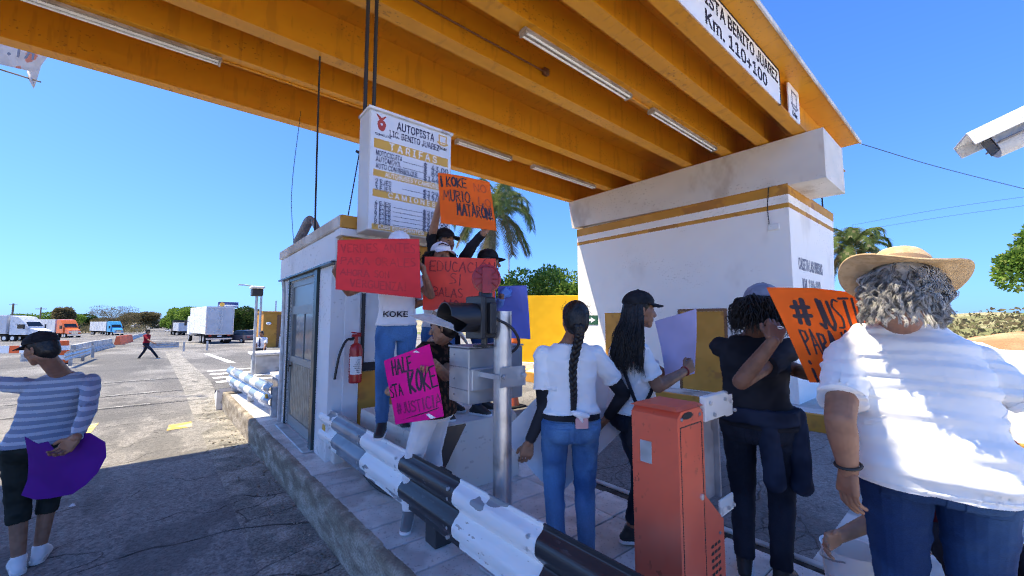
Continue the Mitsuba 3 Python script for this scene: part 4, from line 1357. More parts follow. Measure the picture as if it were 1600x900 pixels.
                for i_ in range(n_):
                    a_ = lr.uniform(math.radians(95), math.radians(265)) if hk == 'long' else lr.uniform(math.radians(75), math.radians(285))
                    z_ = lr.uniform(-.04, .05)
                    p0 = hp_(.084 * math.sin(a_), -.015 + .10 * math.cos(a_), z_)
                    out = unit(HB @ V(math.sin(a_), math.cos(a_), 0))
                    l_ = ln * s * lr.uniform(.7, 1.05)
                    if hk == 'long':
                        p1 = p0 + out * .022 - u * l_ * .35
                        p2 = p0 + out * .055 * lr.uniform(.3, 1.1) - u * l_ * .7 - f * .02
                        p3 = p0 + out * .06 * lr.uniform(.2, 1.2) - u * l_ - f * .03 + lr.normal(0, .012, 3)
                    else:
                        p1 = p0 + out * .05 * lr.uniform(.6, 1.2) - u * l_ * .2 + lr.normal(0, .012, 3)
                        p2 = p0 + out * .07 * lr.uniform(.5, 1.2) - u * l_ * .6 + lr.normal(0, .014, 3)
                        p3 = p0 + out * .06 * lr.uniform(.3, 1.3) - u * l_ + lr.normal(0, .016, 3)
                    ms.append(tube(bend(p0, p1, p2, p3, n=4), np.linspace(.0052, .0014, 13), 4))
            add('hair', cat_(*ms), hmat, t, True)
        elif hk == 'curly':
            ms, m2 = [finish(sh_, .012, 3, lambda p: .010 * (meshkit.fbm(p * 34, 3) - .45))], []
            for i_ in range(230):
                a_ = lr.uniform(math.radians(55), math.radians(305))
                z_ = lr.uniform(-.085, .075)
                k_ = math.sqrt(max(.1, 1 - (max(z_ - .02, 0) / .12) ** 2))
                p0 = hp_(.082 * k_ * math.sin(a_), -.02 + .100 * k_ * math.cos(a_), z_)
                out = unit(HB @ V(math.sin(a_), math.cos(a_), -.1))
                e1 = unit(np.cross(out, u) * lr.choice([-1, 1]) + lr.normal(0, .7, 3))
                rr, ph, tn, sp_ = lr.uniform(.009, .019), lr.uniform(0, 6.3), lr.uniform(.75, 1.35), lr.uniform(.6, 1.2)
                tt = np.linspace(0, 1, 10)
                lock = [p0 + out * (.006 + .022 * math.sin(2.2 * x_) * sp_) + e1 * (rr * 1.6 * x_) - u * .036 * x_ * (.4 + x_) + rr * (math.cos(ph + tn * 6.3 * x_) * e1 * .7 + math.sin(ph + tn * 6.3 * x_) * out * .6) for x_ in tt]
                lock = np.array(lock)
                for _ in range(20):
                    o_ = lr.normal(0, .0042, 3)
                    w_ = lr.normal(0, .0022, (10, 3)) * tt[:, None]
                    (ms if lr.random() < .72 else m2).append(tube(lock + o_ * (1 - .4 * tt[:, None]) + w_, np.linspace(.0013, .0006, 10), 3, False))
            hk_ = add('hair', cat_(*ms), hmat, t, True)
            add('dark_strand', cat_(*m2), 'hair_grey_dark', hk_, True)
    if hat:
        kind, hmat2 = hat[:2]
        if kind == 'cap':
            yaw = hat[2] if len(hat) > 2 else 0
            C = HB @ basis(yaw)
            c0 = hp_(0, -.012, .058)
            q = lambda x, y, z: c0 + C @ (V(x, y, z) * hs)
            dome = hull(sph(c0, hs, (.097, .112, .090), C)).trim_by_plane(tuple(HB[:, 2]), float(np.dot(HB[:, 2], c0)) - .006)
            ck = add('cap', finish(dome, .012, 0), hmat2, t, 50)
            bp, bt = [], []
            nb, mb = 17, 6
            for lay in (0, 1):
                for j in range(mb):
                    for i in range(nb):
                        a = (i / (nb - 1) - .5) * 2 * math.radians(68)
                        rr = j / (mb - 1)
                        x_, y_ = .094 * math.sin(a), .109 * math.cos(a)
                        ext = .075 * rr * math.cos(a * .72) ** .6
                        bp.append(q(x_ * (1 + .10 * rr), y_ + ext, -.001 - .016 * rr - .16 * x_ * x_ / .0094 * .06 * (1 + rr) - lay * .005))
            for lay in (0, 1):
                for j in range(mb - 1):
                    for i in range(nb - 1):
                        a_ = lay * nb * mb + j * nb + i
                        fs4 = [(a_, a_ + 1, a_ + nb + 1), (a_, a_ + nb + 1, a_ + nb)]
                        bt += fs4 if lay else [x_[::-1] for x_ in fs4]
            for i in range(nb - 1):
                a_ = (mb - 1) * nb + i
                bt += [(a_, a_ + nb * mb, a_ + nb * mb + 1), (a_, a_ + nb * mb + 1, a_ + 1)]
            add('brim', trimesh.Trimesh(np.array(bp), np.array(bt), process=False), hat[3] if len(hat) > 3 else hmat2, ck, 40)
            add('button', trimesh.Trimesh(sph(q(0, 0, .091), .008), ICO.faces), hmat2, ck, True)
            for k_ in range(6):
                a_ = k_ * math.pi / 3 + .2
                add('seam', tube([q(.0975 * math.cos(a_) * math.sin(t_), .1125 * math.sin(a_) * math.sin(t_), .0905 * math.cos(t_)) for t_ in np.linspace(.1, 1.55, 9)], .0016, 5), hmat2, ck, True)
        else:
            # brimmed hat: (kind, material, brim radius, tilt basis, crown height, droop)
            _, _, br, (py_, pp_, pr_), ch, droop = hat
            C = basis(py_, pp_, pr_)
            c0 = hp_(0, -.012, .055)
            n = 48
            prof = [(.0, ch, 0), (.045, ch - .004, 0), (.078, ch - .022, 0), (.094, ch * .55, 0), (.101, .012, 0), (.106, .0, 0)] + [(.106 + (br - .106) * k_, -droop * k_ ** 1.6, 1) for k_ in (.2, .4, .6, .8, .95, 1)] + [(br, -droop - .005, 1)] + [(.106 + (br - .106) * k_, -droop * k_ ** 1.6 - .007, 1) for k_ in (.9, .6, .3, 0)] + [(.098, .0, 0), (.09, ch * .5, 0), (.0, ch - .012, 0)]
            v, ff = [], []
            for rr, zz, isb in prof:
                for i in range(n):
                    a = 2 * math.pi * i / n
                    w_ = (math.sin(2 * a + 1) * .022 + math.sin(3 * a + 2.2) * .012) * max(0, (rr - .106) / (br - .106)) if isb else 0
                    v.append(c0 + C @ (V(rr * math.cos(a) * .93, rr * math.sin(a) * 1.06, zz + w_) * hs))
            for j in range(len(prof) - 1):
                for i in range(n):
                    a_, b_ = j * n + i, j * n + (i + 1) % n
                    ff += [(a_, a_ + n, b_ + n), (a_, b_ + n, b_)]
            hk_ = add('hat', trimesh.Trimesh(np.array(v), np.array(ff), process=False), hmat2, t, 40)
            rb = [c0 + C @ (V((.1025) * math.cos(a) * .93, .1025 * math.sin(a) * 1.06, z_) * hs) for z_ in (.008, .034) for a in np.linspace(0, 2 * math.pi, n, endpoint=False)]
            rf = []
            for i in range(n):
                j = (i + 1) % n
                rf += [(i, j, n + j), (i, n + j, n + i)]
            add('hat_band', trimesh.Trimesh(np.array(rb), np.array(rf), process=False), 'hat_band', hk_, True)
    return t, dict(spine=spine, arms=arms, legs=legs, r=r, f=f, u=u, hp=hp_, s=s, rs=rs, fs=fs, HB=HB)

# ---------------------------------------------------------------- hand lettering and posters
STROKES = {
    'A': [[(0, 0), (.45, 1), (.9, 0)], [(.18, .38), (.74, .38)]], 'B': [[(0, 0), (0, 1), (.6, .95), (.65, .68), (.05, .52), (.72, .42), (.7, .08), (0, 0)]],
    'C': [[(.72, .9), (.3, 1), (.03, .6), (.08, .2), (.4, 0), (.75, .08)]], 'D': [[(0, 0), (0, 1), (.5, .92), (.74, .5), (.5, .08), (0, 0)]],
    'E': [[(.68, 1), (0, 1), (0, 0), (.7, 0)], [(0, .52), (.55, .52)]], 'F': [[(.65, 1), (0, 1), (0, 0)], [(0, .5), (.5, .5)]],
    'G': [[(.7, .9), (.3, 1), (.02, .55), (.15, .08), (.6, .02), (.7, .42), (.42, .42)]], 'H': [[(0, 0), (0, 1)], [(.7, 0), (.7, 1)], [(0, .5), (.7, .5)]],
    'I': [[(.15, 0), (.15, 1)]], 'J': [[(.55, 1), (.55, .2), (.35, 0), (.05, .15)]], 'K': [[(0, 0), (0, 1)], [(.68, 1), (.03, .42), (.72, 0)]],
    'L': [[(0, 1), (0, 0), (.6, 0)]], 'M': [[(0, 0), (.1, 1), (.45, .35), (.82, 1), (.92, 0)]], 'N': [[(0, 0), (0, 1), (.7, 0), (.7, 1)]],
    'O': [[(.38, 1), (.04, .7), (.05, .25), (.38, 0), (.72, .28), (.7, .75), (.38, 1)]], 'P': [[(0, 0), (0, 1), (.58, .92), (.62, .6), (0, .47)]],
    'R': [[(0, 0), (0, 1), (.58, .93), (.6, .62), (0, .48)], [(.2, .5), (.7, 0)]], 'S': [[(.62, .92), (.25, 1), (.03, .78), (.3, .55), (.62, .35), (.5, .06), (.02, .06)]],
    'T': [[(-.05, 1), (.8, 1)], [(.38, 1), (.38, 0)]], 'U': [[(0, 1), (.03, .2), (.35, 0), (.68, .2), (.7, 1)]], 'V': [[(0, 1), (.38, 0), (.75, 1)]],
    'Z': [[(0, 1), (.68, 1), (0, 0), (.7, 0)]], 'Y': [[(0, 1), (.36, .5), (.72, 1)], [(.36, .5), (.33, 0)]], '#': [[(.25, 1), (.12, 0)], [(.62, 1), (.5, 0)], [(-.02, .66), (.8, .70)], [(-.06, .30), (.76, .34)]],
    '!': [[(.15, 1), (.15, .3)], [(.15, .06), (.15, .0)]], 'i': [[(.15, 1), (.15, .92)], [(.15, .7), (.15, 0)]], ',': [[(.15, .08), (.05, -.16)]], ' ': [], '.': [[(.1, 0), (.12, .03)]],
}
STROKES['Ó'] = STROKES['O'] + [[(.36, 1.1), (.56, 1.3)]]


def scrawl(s, seed=0, gap=.28):
    """polylines of a hand-lettered word of unit height and its width"""
    lr = np.random.default_rng(seed)
    x, out = 0, []
    for ch in s:
        ps = STROKES[ch]
        k = lr.uniform(.88, 1.08)
        dy, sl = lr.normal(0, .025), lr.normal(0, .03)
        wmax = .45
        for pl in ps:
            q = np.array(pl, float)
            wmax = max(wmax, q[:, 0].max() * k) if ch not in 'Ii!,.' else .3
            q = q + lr.normal(0, .018, q.shape)
            out.append(np.stack([x + q[:, 0] * k + q[:, 1] * sl, q[:, 1] * lr.uniform(.95, 1.04) + dy], 1))
        x += (wmax if ch != ' ' else .42) + gap
    return out, x - gap


def poster(label, TL, TR, BR, BL, card_, bulge=.02, outline=None, texts=(), curl=0.0, marks=(), group='protest posters', thick=.0012):
    """a sheet of card over four corners given as seen from its written side; texts: (words, s0, s1, t_base, t_height, ink, stroke)"""
    TL, TR, BR, BL = (V(*q) for q in (TL, TR, BR, BL))
    W = (np.linalg.norm(TR - TL) + np.linalg.norm(BR - BL)) / 2
    Hh = (np.linalg.norm(TL - BL) + np.linalg.norm(TR - BR)) / 2
    nrm = unit(np.cross(TR - TL + BR - BL, TL - BL + TR - BR))

    def S(v):
        s, t, h = v[:, :1] / W, v[:, 1:2] / Hh, v[:, 2:3]
        p = TL * (1 - s) * t + TR * s * t + BR * s * (1 - t) + BL * (1 - s) * (1 - t)
        wav = bulge * 4 * s * (1 - s) * (.6 + .4 * t) + curl * (t - .5) ** 2 * 4 + .010 * np.sin(5 * s + 4 * t + len(labels))
        return p + nrm * (wav + h)

    k = thing('poster', label, 'poster', group)
    poly = Polygon(outline or [(0, 0), (1, 0), (1, 1), (0, 1)])
    poly = affinity.scale(poly, W, Hh, origin=(0, 0))

    def sheet_(pg, h0, h1, fine):
        m = prism(pg, h1 - h0, (0, 0, h0), (1, 0, 0), (0, 1, 0))
        if fine:
            v, f = trimesh.remesh.subdivide_to_size(m.vertices, m.faces, fine)
            m = trimesh.Trimesh(v, f, process=False)
        m.vertices = S(np.array(m.vertices))
        return m

    gs = []
    nx, ny = max(3, int(W / .03)), max(3, int(Hh / .03))
    for i in range(nx):
        for j in range(ny):
            c = poly.intersection(sbox(i * W / nx, j * Hh / ny, (i + 1) * W / nx, (j + 1) * Hh / ny))
            for g in getattr(c, 'geoms', [c]):
                if g.geom_type == 'Polygon' and g.area > 1e-7:
                    gs.append(sheet_(g, 0, thick, None))
    add('sheet', cat_(*gs), card_, k, 20)
    inks = {}
    sr = np.random.default_rng(len(labels))
    for i, (w_, s0, s1, tb, th, ink, sw) in enumerate(texts):
        pls, ww = scrawl(w_, seed=len(labels) * 7 + i)
        for q in pls:
            q = np.stack([(s0 + q[:, 0] / ww * (s1 - s0)) * W, (tb + q[:, 1] * th) * Hh], 1)
            if len(q) > 2:
                q3 = bend(*[(a, b, 0) for a, b in q], n=4)[:, :2] if w_ not in ('E', 'L') and len(q) > 5 else q
            else:
                q3 = q
            inks.setdefault(ink, []).append(LineString(q3).buffer(sw * sr.uniform(.7, 1.35), quad_segs=2))
    for ink, pg in marks:
        inks.setdefault(ink, []).append(affinity.scale(Polygon(pg).buffer(0), W, Hh, origin=(0, 0)))
    for ink, ps in inks.items():
        u_ = unary_union(ps).intersection(poly.buffer(-.002))
        add('lettering', cat_(*[sheet_(g, thick + .0007, thick + .0014, .03) for g in getattr(u_, 'geoms', [u_]) if g.geom_type == 'Polygon' and g.area > 1e-7]), ink, k, False)
    return k


# posters held up
poster('red poster with faint dark red lettering held by the woman on the guardrail', (0.935, 3.189, 2.461), (1.442, 2.838, 2.483), (1.477, 2.856, 2.019), (0.94, 3.197, 2.083), 'card_red', .012, [(0, 0), (.15, -.03), (.4, -.10), (.65, -.05), (1, 0), (1, 1), (0, 1)],
       [('VERDES ANTES', .05, .94, .76, .15, 'ink_pale_red', .004), ('PARA ORALES', .05, .94, .52, .14, 'ink_pale_red', .004), ('AHORA SON', .05, .62, .30, .12, 'ink_pale_red', .004), ('VERGUENZA!', .17, .82, .09, .14, 'ink_pale_red', .004)])
poster('orange poster held high overhead with black capital lettering', (1.726, 3.068, 3.146), (2.08, 2.777, 3.067), (2.12, 2.725, 2.622), (1.745, 3.033, 2.689), 'card_orange', .015, [(0, 0), (1, 0), (1, 1), (.8, 1.02), (.5, 1.09), (.25, 1.06), (0, 1)],
       [('i', .03, .10, .76, .18, 'ink_black', .010), ('KOKE', .16, .54, .77, .17, 'ink_black', .006), ('NO', .68, .90, .74, .17, 'ink_faint', .0045), ('MURIO,', .08, .64, .48, .2, 'ink_black', .0045), ('LO', .74, .96, .46, .17, 'ink_faint', .0045), ('MATARÓN!', .32, .96, .22, .22, 'ink_black', .0055)])
poster('scarlet poster about education with thin capitals behind the signal lamp', (1.63, 3.096, 2.392), (2.128, 2.743, 2.383), (2.144, 2.78, 1.9), (1.636, 3.137, 1.938), 'card_scarlet', .01, None,
       [('EDUCACI', .08, .74, .74, .18, 'ink_red', .0042), ('ÓN', .78, .98, .74, .18, 'ink_red', .0042), ('SI', .36, .52, .50, .19, 'ink_red', .0045), ('BALAS', .13, .54, .27, .16, 'ink_red', .0045), ('NO', .29, .50, .03, .18, 'ink_red', .0048)])
poster('magenta poster with a pointed lower corner held beside the grey control box', (1.088, 2.6, 1.584), (1.282, 2.346, 1.697), (1.376, 2.315, 1.231), (1.17, 2.602, 1.152), 'card_magenta', .012, [(0, 0), (1, 0), (1, 1), (0, 1), (-.02, .52), (-.30, .17)],
       [('HALE', .16, .56, .74, .21, 'ink_black', .006), ('STA', .02, .30, .42, .18, 'ink_black', .005), ('KOKE', .46, .98, .42, .28, 'ink_black', .006), ('#JUSTICIA', .10, 1.0, .15, .16, 'ink_plum', .0045)],
       marks=[('ink_black', [(.12, .05), (.92, .12), (.95, .135), (.5, .10)]), ('card_white', [(.62, .97), (.78, .93), (.84, .88), (.70, .98)]), ('card_white', [(.68, .08), (.74, .085), (.86, .0), (.76, .0)])])
poster('bright orange poster starting with a hash sign held by the person in black', (2.082, 0.657, 2), (2.404, 0.218, 1.981), (2.487, 0.19, 1.577), (2.26, 0.553, 1.562), 'card_orange', .015, [(0, 0), (1, 0), (1, 1), (.55, .97), (.35, 1.0), (.14, 1.03), (0, 1)],
       [('#', .12, .24, .62, .24, 'ink_black', .008), ('JUSTICIA', .29, .80, .58, .30, 'ink_black', .005), ('PARA KOKE', .10, .66, .30, .26, 'ink_black', .0045), ('i', .06, .10, -.06, .30, 'ink_black', .007), ('UNIDOS', .16, .7, .0, .16, 'ink_red', .004)])
poster('pale lavender blank poster held in front of the orange wall panel', (2.666, 1.56, 1.841), (2.983, 1.414, 1.936), (3.008, 1.443, 1.45), (2.743, 1.537, 1.426), 'card_lavender', .006)
poster('blue-violet blank poster behind the grey signal post', (2.306, 2.943, 2.165), (2.545, 2.806, 2.176), (2.599, 2.814, 1.669), (2.335, 2.968, 1.689), 'card_blue', .008)
poster('white blank poster held down behind the woman with the plait', (1.686, 2.12, 1.104), (2.335, 1.994, 1.602), (2.633, 1.683, 1.178), (1.939, 1.869, 0.712), 'card_white', .01)
poster('dark purple rounded poster bent against the hip of the woman in stripes', (-0.761, 4.368, 1.073), (-0.313, 3.937, 1.085), (-0.29, 3.964, 0.632), (-0.737, 4.395, 0.614), 'card_purple', .03,
       [(.0, .06), (.07, .30), (.10, .68), (.08, .96), (.28, .86), (.40, .90), (.47, .79), (.62, .79), (.71, .84), (.66, 1.0), (.84, 1.0), (.99, .85), (1.0, .63), (.93, .40), (.82, .24), (.66, .10), (.36, .02), (.18, .0)])

# ---------------------------------------------------------------- the people
SW = lambda q, z: V(q[0], q[1], z)
W1 = figure('person in black cap and blue striped long-sleeved top holding a purple poster', SW((-0.742, 4.778, -0.005), 0.0), -6, 1.68, 1.0, (.05, .10),
            hyaw=-56, hpitch=-14, R=dict(e=(-0.442, 4.311, 1.18), w=(-0.455, 4.006, 1.061), hand=((-.6, .2, -.8), (-.5, -.7, 0)), curl=.6),
            Lf=dict(e=(-1.076, 5.022, 1.368), w=(-1.146, 4.929, 1.564)), legR=dict(a=SW((-0.693, 4.833, 0.079), .09), cuff=.35), legL=dict(a=SW((-0.778, 4.725, 0.046), .085), cuff=.35), skin='skin_brown',
            top=('striped_jersey', .92, 1.97, .022), bottom=('legging_black', .42), shoes='shoe_white', hair=('short', 'hair_black'), hat=('cap', 'black_cap', 0), headpos=(-0.735, 4.55, 1.632), face=False, res=.018, hscale=.92)

W2 = figure('man in red shirt and dark jeans striding across the sunlit lane', (-1.076, 31.302, -0.377), 130, 1.66, .92, (.02, 0), R=dict(w=(-0.752, 30.671, 0.547)), Lf=dict(w=(-1.151, 31.413, 0.42)),
            legR=dict(a=(-0.55, 30.847, -0.268), toe=(.6, -.75, .1)), legL=dict(a=(-1.372, 31.808, -0.323), toe=(.6, -.75, -.25)), top=('red_cotton', .93, .8), bottom=('denim_black', .09), hair=('short', 'hair_black'), hat=('cap', 'black_cap', 0), face=True, res=.03)

g = (2.933, 19.999, 0.177)
W3 = figure('guard in white shirt with dark tie beyond the white concrete block', (g[0], g[1], -.19), 215, 1.56, 1.1, hpitch=-18, R=dict(w=(2.68, 19.779, 0.551)), Lf=dict(w=(2.964, 19.538, 0.578)), skin='skin_brown', top=('white_cotton', .93, .7), bottom=('denim_black', .09), face=True, res=.03)
tp_ = W3[1]['spine'](1.38) + W3[1]['f'] * .14
add('tie', prism(Polygon([(-.02, 0), (.02, 0), (.045, -.36), (0, -.42), (-.045, -.36)]), .01, tp_ + V(0, 0, .05), W3[1]['r'], (0, 0, 1)), 'print_navy', W3[0], False)

A = (1.492, 3.328, 0.895)
W4 = figure('person in white cap and blue jeans standing on the guardrail behind a red poster', (A[0], A[1], .905), 204, 1.62, .96, hips=1.0,
            R=dict(w=(0.96, 3.296, 2.231), hand=((.25, -.1, .9), (.8, -.5, 0)), curl=.75, pole=(-.5, .3, -.8)), Lf=dict(w=(1.529, 2.899, 2.198), hand=((-.1, .0, .95), (-.85, .4, -.2)), curl=.75, pole=(.5, 0, -.8)),
            legR=dict(a=(A[0] - .12, A[1] - .02, .99), toe=(-.55, -.85, -.05)), legL=dict(a=(A[0] + .13, A[1] + .12, .99)), skin='skin_brown', top=('white_cotton', .94, .6), bottom=('denim_mid', .10), shoes='shoe_black', hair=('bob', 'hair_black'), hat=('cap', 'white_cap', 0), headpos=(1.458, 3.232, 2.474))
k_ = W4[1]
add('shirt_print', text('KOKE', k_['spine'](1.02) + k_['f'] * (.115) + V(0, 0, 0) + k_['r'] * .11, -k_['r'], (0, 0, 1), .045, .2, .008, True), 'print_black', W4[0], False)

Bm = (2.092, 3.51, 0.972)
W5 = figure('man in black cap and black sleeves lifting an orange poster overhead', (Bm[0], Bm[1], .932), 150, 1.72, .95,
            R=dict(e=(1.857, 3.404, 2.632), w=(1.774, 3.121, 2.867), hand=((.1, -.1, 1), (.75, -.65, 0)), curl=.7, sleeve=1.25), Lf=dict(e=(2.096, 3.082, 2.529), w=(2.068, 2.833, 2.628), hand=((.3, -.2, .9), (-.2, -.8, .1)), curl=.6, sleeve=1.9),
            skin='skin_tan', top=('black_cotton', .93, 1.9), bottom=('denim_black', .10), shoes='shoe_black', hair=('short', 'hair_black'), hat=('cap', 'black_cap', 0), headpos=(1.983, 3.367, 2.599), hyaw=165, face=True, res=.016)

Cm = (1.916, 3.351, 1.023)
W6 = figure('person in white cap with a dark emblem behind the scarlet poster', (Cm[0], Cm[1], .932), 195, 1.52, .92, R=dict(w=(1.7, 3.167, 2.018), hand=((.2, -.5, .6), (.8, -.4, 0)), curl=.7), Lf=dict(w=(2.128, 2.851, 1.974), hand=((0, -.3, .9), (-.8, .3, 0)), curl=.7),
            top=('white_cotton', .95, .6), bottom=('denim_mid', .1), hair=('bob', 'hair_black'), hat=('cap', 'white_cap', -15), headpos=(1.851, 3.208, 2.428))
h6 = W6[1]
add('cap_emblem', tube(bend(h6['hp'](.05, .088, .098), h6['hp'](.015, .102, .112), h6['hp'](-.02, .1, .104), h6['hp'](-.05, .088, .1)), .0055, 6), 'print_black', W6[0], True)

Dm = (2.396, 3.32, 0.961)
W7 = figure('person in black cap and pale blue sleeves holding the blue-violet poster', (Dm[0], Dm[1], .932), 148, 1.58, .98, R=dict(w=(2.183, 3.211, 1.85)), Lf=dict(e=(2.372, 3.045, 1.911), w=(2.307, 2.886, 2.073), hand=((.5, -.25, .45), (.2, .8, 0)), curl=.8), glove='glove_blue',
            skin='skin_brown', top=('pale_blue_cotton', .95, 1.9), bottom=('denim_dark', .1), hair=('short', 'hair_black'), hat=('cap', 'black_cap', 0), headpos=(2.351, 3.143, 2.408), hyaw=135, face=True)

Em = (1.562, 2.78, 0.556)
W8 = figure('person in wide cream sun hat and floral blouse holding a magenta poster', (Em[0], Em[1], .352), -30, 1.58, 1.05, (.02, .02), hyaw=-42, hpitch=-8, hips=1.08,
            R=dict(e=(1.557, 2.6, 1.438), w=(1.365, 2.448, 1.565), hand=((-.4, -.2, -.35), (-.6, -.5, 0)), curl=.6), Lf=dict(e=(1.332, 2.858, 1.412), w=(1.168, 2.714, 1.356), hand=((.1, -.4, .2), (.7, -.5, 0)), curl=.6),
            legR=dict(a=SW((1.661, 2.815, 0.423), .44)), legL=dict(a=SW((1.4, 2.844, 0.375), .44), toe=(-.55, -.8, 0)), skin='skin_tan', top=('floral_blouse', .84, .7, .02), bottom=('white_trouser', .10), shoes='shoe_grey', hair=('short', 'hair_black'),
            hat=('hat', 'cream_straw', .235, (-46, 24, -6), .085, .06), headpos=(1.55, 2.635, 1.793), face=True)

Fm = (1.934, 1.734, 0.411)
W9 = figure('person with a long plait in white shirt and blue jeans, seen from behind', (Fm[0], Fm[1], .352), 38, 1.60, 1.0, hips=1.08, belly=.0,
            Lf=dict(e=(1.796, 1.824, 1.294), w=(1.748, 1.913, 1.082), hand=((-.15, .1, -.9), (.5, .8, 0)), curl=.45, sleeve=.62), R=dict(e=(2.273, 1.572, 1.368), w=(2.265, 1.702, 1.19), hand=((-.5, .3, -.5), (-.3, .8, 0)), curl=.5, sleeve=.62),
            skin='skin_brown', top=('white_cotton', .985, .62, .022), bottom=('denim_blue', .10), shoes='shoe_black', hair=('plait', 'hair_black'), sleeve_mat='black_cotton', headpos=(1.917, 1.665, 1.846), res=.016)
w9 = W9[1]
kb = w9['spine'](1.0) - w9['f'] * .150 + w9['r'] * .03
add('shirt_knot', finish(union([bone(kb, .022, kb + w9['r'] * .05 - V(0, 0, .01), .012), bone(kb, .022, kb - w9['r'] * .04 + V(0, 0, .012), .013), bone(kb + V(0, 0, .0), .018, kb - V(0, 0, .05) + w9['r'] * .02, .008)]), .01, 3), 'white_cotton', W9[0], True)
add('belt', man2tri(loft([(w9['spine'](z_) - w9['f'] * .012, w9['r'], w9['f'], .180, .138) for z_ in (.955, .985)])), 'black_cotton', W9[0], 40)
q_ = (-0.671, 6.007, -0.036)
k = add('paper_scrap', man2tri(hull(np.array([(q_[0] + dx, q_[1] + dy, dz) for dx, dy, dz in ((-.025, -.01, .002), (.03, -.015, .002), (.02, .025, .002), (-.015, .02, .002), (0, .005, .028), (.015, .0, .02))]))), 'plain_white', None, False)
lab(k, 'small crumpled white paper scrap on the shaded lane', 'litter')
k = thing('mobile_phone', 'pinkish phone sticking out of the back jeans pocket', 'phone')
pq = w9['spine'](.915) - w9['f'] * .150 + w9['r'] * .005
add('case', prism(rounded(.075, .06, .008), .009, pq, w9['r'], V(0, 0, 1)), 'phone_case', k, False)

Gm = (2.475, 1.648, 0.261)
W10 = figure('person in black cap with long dark hair reaching out to a lavender poster', (Gm[0], Gm[1], .352), 122, 1.60, 1.10, hips=1.1, belly=.02,
             R=dict(e=(2.443, 1.424, 1.417), w=(2.729, 1.385, 1.497), hand=((.55, -.2, .35), (.3, .5, .0)), curl=.7, sleeve=.72), Lf=dict(e=(2.84, 1.561, 1.424), w=(3, 1.537, 1.615)),
             legR=dict(a=SW((2.435, 1.65, 0.316), .44)), legL=dict(a=SW((2.617, 1.699, 0.267), .44)), skin='skin_brown', top=('white_cotton', .93, .7, .02), bottom=('denim_black', .14), shoes='shoe_black', hair=('long', 'hair_black'), hat=('cap', 'black_cap', 0), headpos=(2.417, 1.526, 1.91), face=True, res=.016)
w10 = W10[1]
add('bag_strap', tube(bend(w10['spine'](1.40) - w10['rs'] * .10 + w10['f'] * .11, w10['spine'](1.25) + w10['rs'] * .05 + w10['f'] * .165, w10['spine'](1.1) + w10['rs'] * .18 + w10['f'] * .06, w10['spine'](.98) + w10['rs'] * .225 - w10['f'] * .04), .012, 6), 'black_cotton', W10[0], True)
add('bag_strap', tube(bend(w10['spine'](1.41) + w10['rs'] * .06 - w10['f'] * .11, w10['spine'](1.25) + w10['rs'] * .16 - w10['f'] * .12, w10['spine'](1.08) + w10['rs'] * .225 - w10['f'] * .09, w10['spine'](.98) + w10['rs'] * .235 - w10['f'] * .05), .012, 6), 'black_cotton', W10[0], True)
add('shoulder_bag', finish(union([hull(sph(w10['spine'](.93) + w10['rs'] * .27 - w10['f'] * .08, .05), sph(w10['spine'](.93) + w10['rs'] * .27 + w10['f'] * .06, .05), sph(w10['spine'](.78) + w10['rs'] * .27 - w10['f'] * .1, .055), sph(w10['spine'](.78) + w10['rs'] * .27 + w10['f'] * .08, .055))]), .02, 2), 'black_cotton', W10[0], True)
kk = (2.745, 1.37, 1.506)
add('bracelet', trimesh.creation.torus(.031, .0045, 20, 8, transform=trimesh.transformations.concatenate_matrices(trimesh.transformations.translation_matrix(w10['arms']['R'][2]), trimesh.geometry.align_vectors((0, 0, 1), unit(w10['arms']['R'][2] - w10['arms']['R'][1])))), 'bracelet_red', W10[0], True)

Hm = (2.695, 0.937, 0.025)
W11 = figure('person in grey cap and black printed shirt gripping a bright orange poster', (Hm[0], Hm[1], .352), 82, 1.66, 1.04, (.0, .0), hips=1.05, belly=.02, hyaw=88, hpitch=-10,
             R=dict(e=(2.202, 0.827, 1.542), w=(2.211, 0.679, 1.749), hand=((.45, -.05, .75), (.7, .55, -.2)), curl=.62, sleeve=.55), Lf=dict(e=(2.822, 0.737, 1.552), w=(2.533, 0.585, 1.564), hand=((.1, -.5, .5), (.3, -.6, .2)), curl=.6, sleeve=.7),
             skin='skin_dark', top=('black_cotton', .90, .55, .022), bottom=('denim_black', .10), shoes='shoe_black', hair=('bob', 'hair_black'), hat=('cap', 'grey_cap', 0), headpos=(2.581, 0.836, 1.916), res=.016)
w11 = W11[1]
# printed chest of the shirt: a thin curved patch following the front
A_ = []
for i in range(13):
    for j in range(13):
        z_ = 1.02 + .30 * i / 12
        a_ = math.radians(-52 + 104 * j / 12)
        hw, hd = np.interp(z_, [1.0, 1.15, 1.3], [.18, .19, .202]), np.interp(z_, [1.0, 1.15, 1.3], [.172, .162, .152])
        ca, sa = np.abs(math.cos(a_)) ** (1 / 1.2), np.sign(math.sin(a_)) * np.abs(math.sin(a_)) ** (1 / 1.2)
        A_.append(w11['spine'](z_) + w11['r'] * hw * sa + w11['f'] * (hd * ca + .012))
Fq = []
for i in range(12):
    for j in range(12):
        if (i - 5.5) ** 2 / 34 + (j - 5.5) ** 2 / 34 < 1:
            a_ = i * 13 + j
            Fq += [(a_, a_ + 1, a_ + 14), (a_, a_ + 14, a_ + 13)]
add('shirt_print', trimesh.Trimesh(np.array(A_), np.array(Fq), process=False), 'shirt_print', W11[0], True)
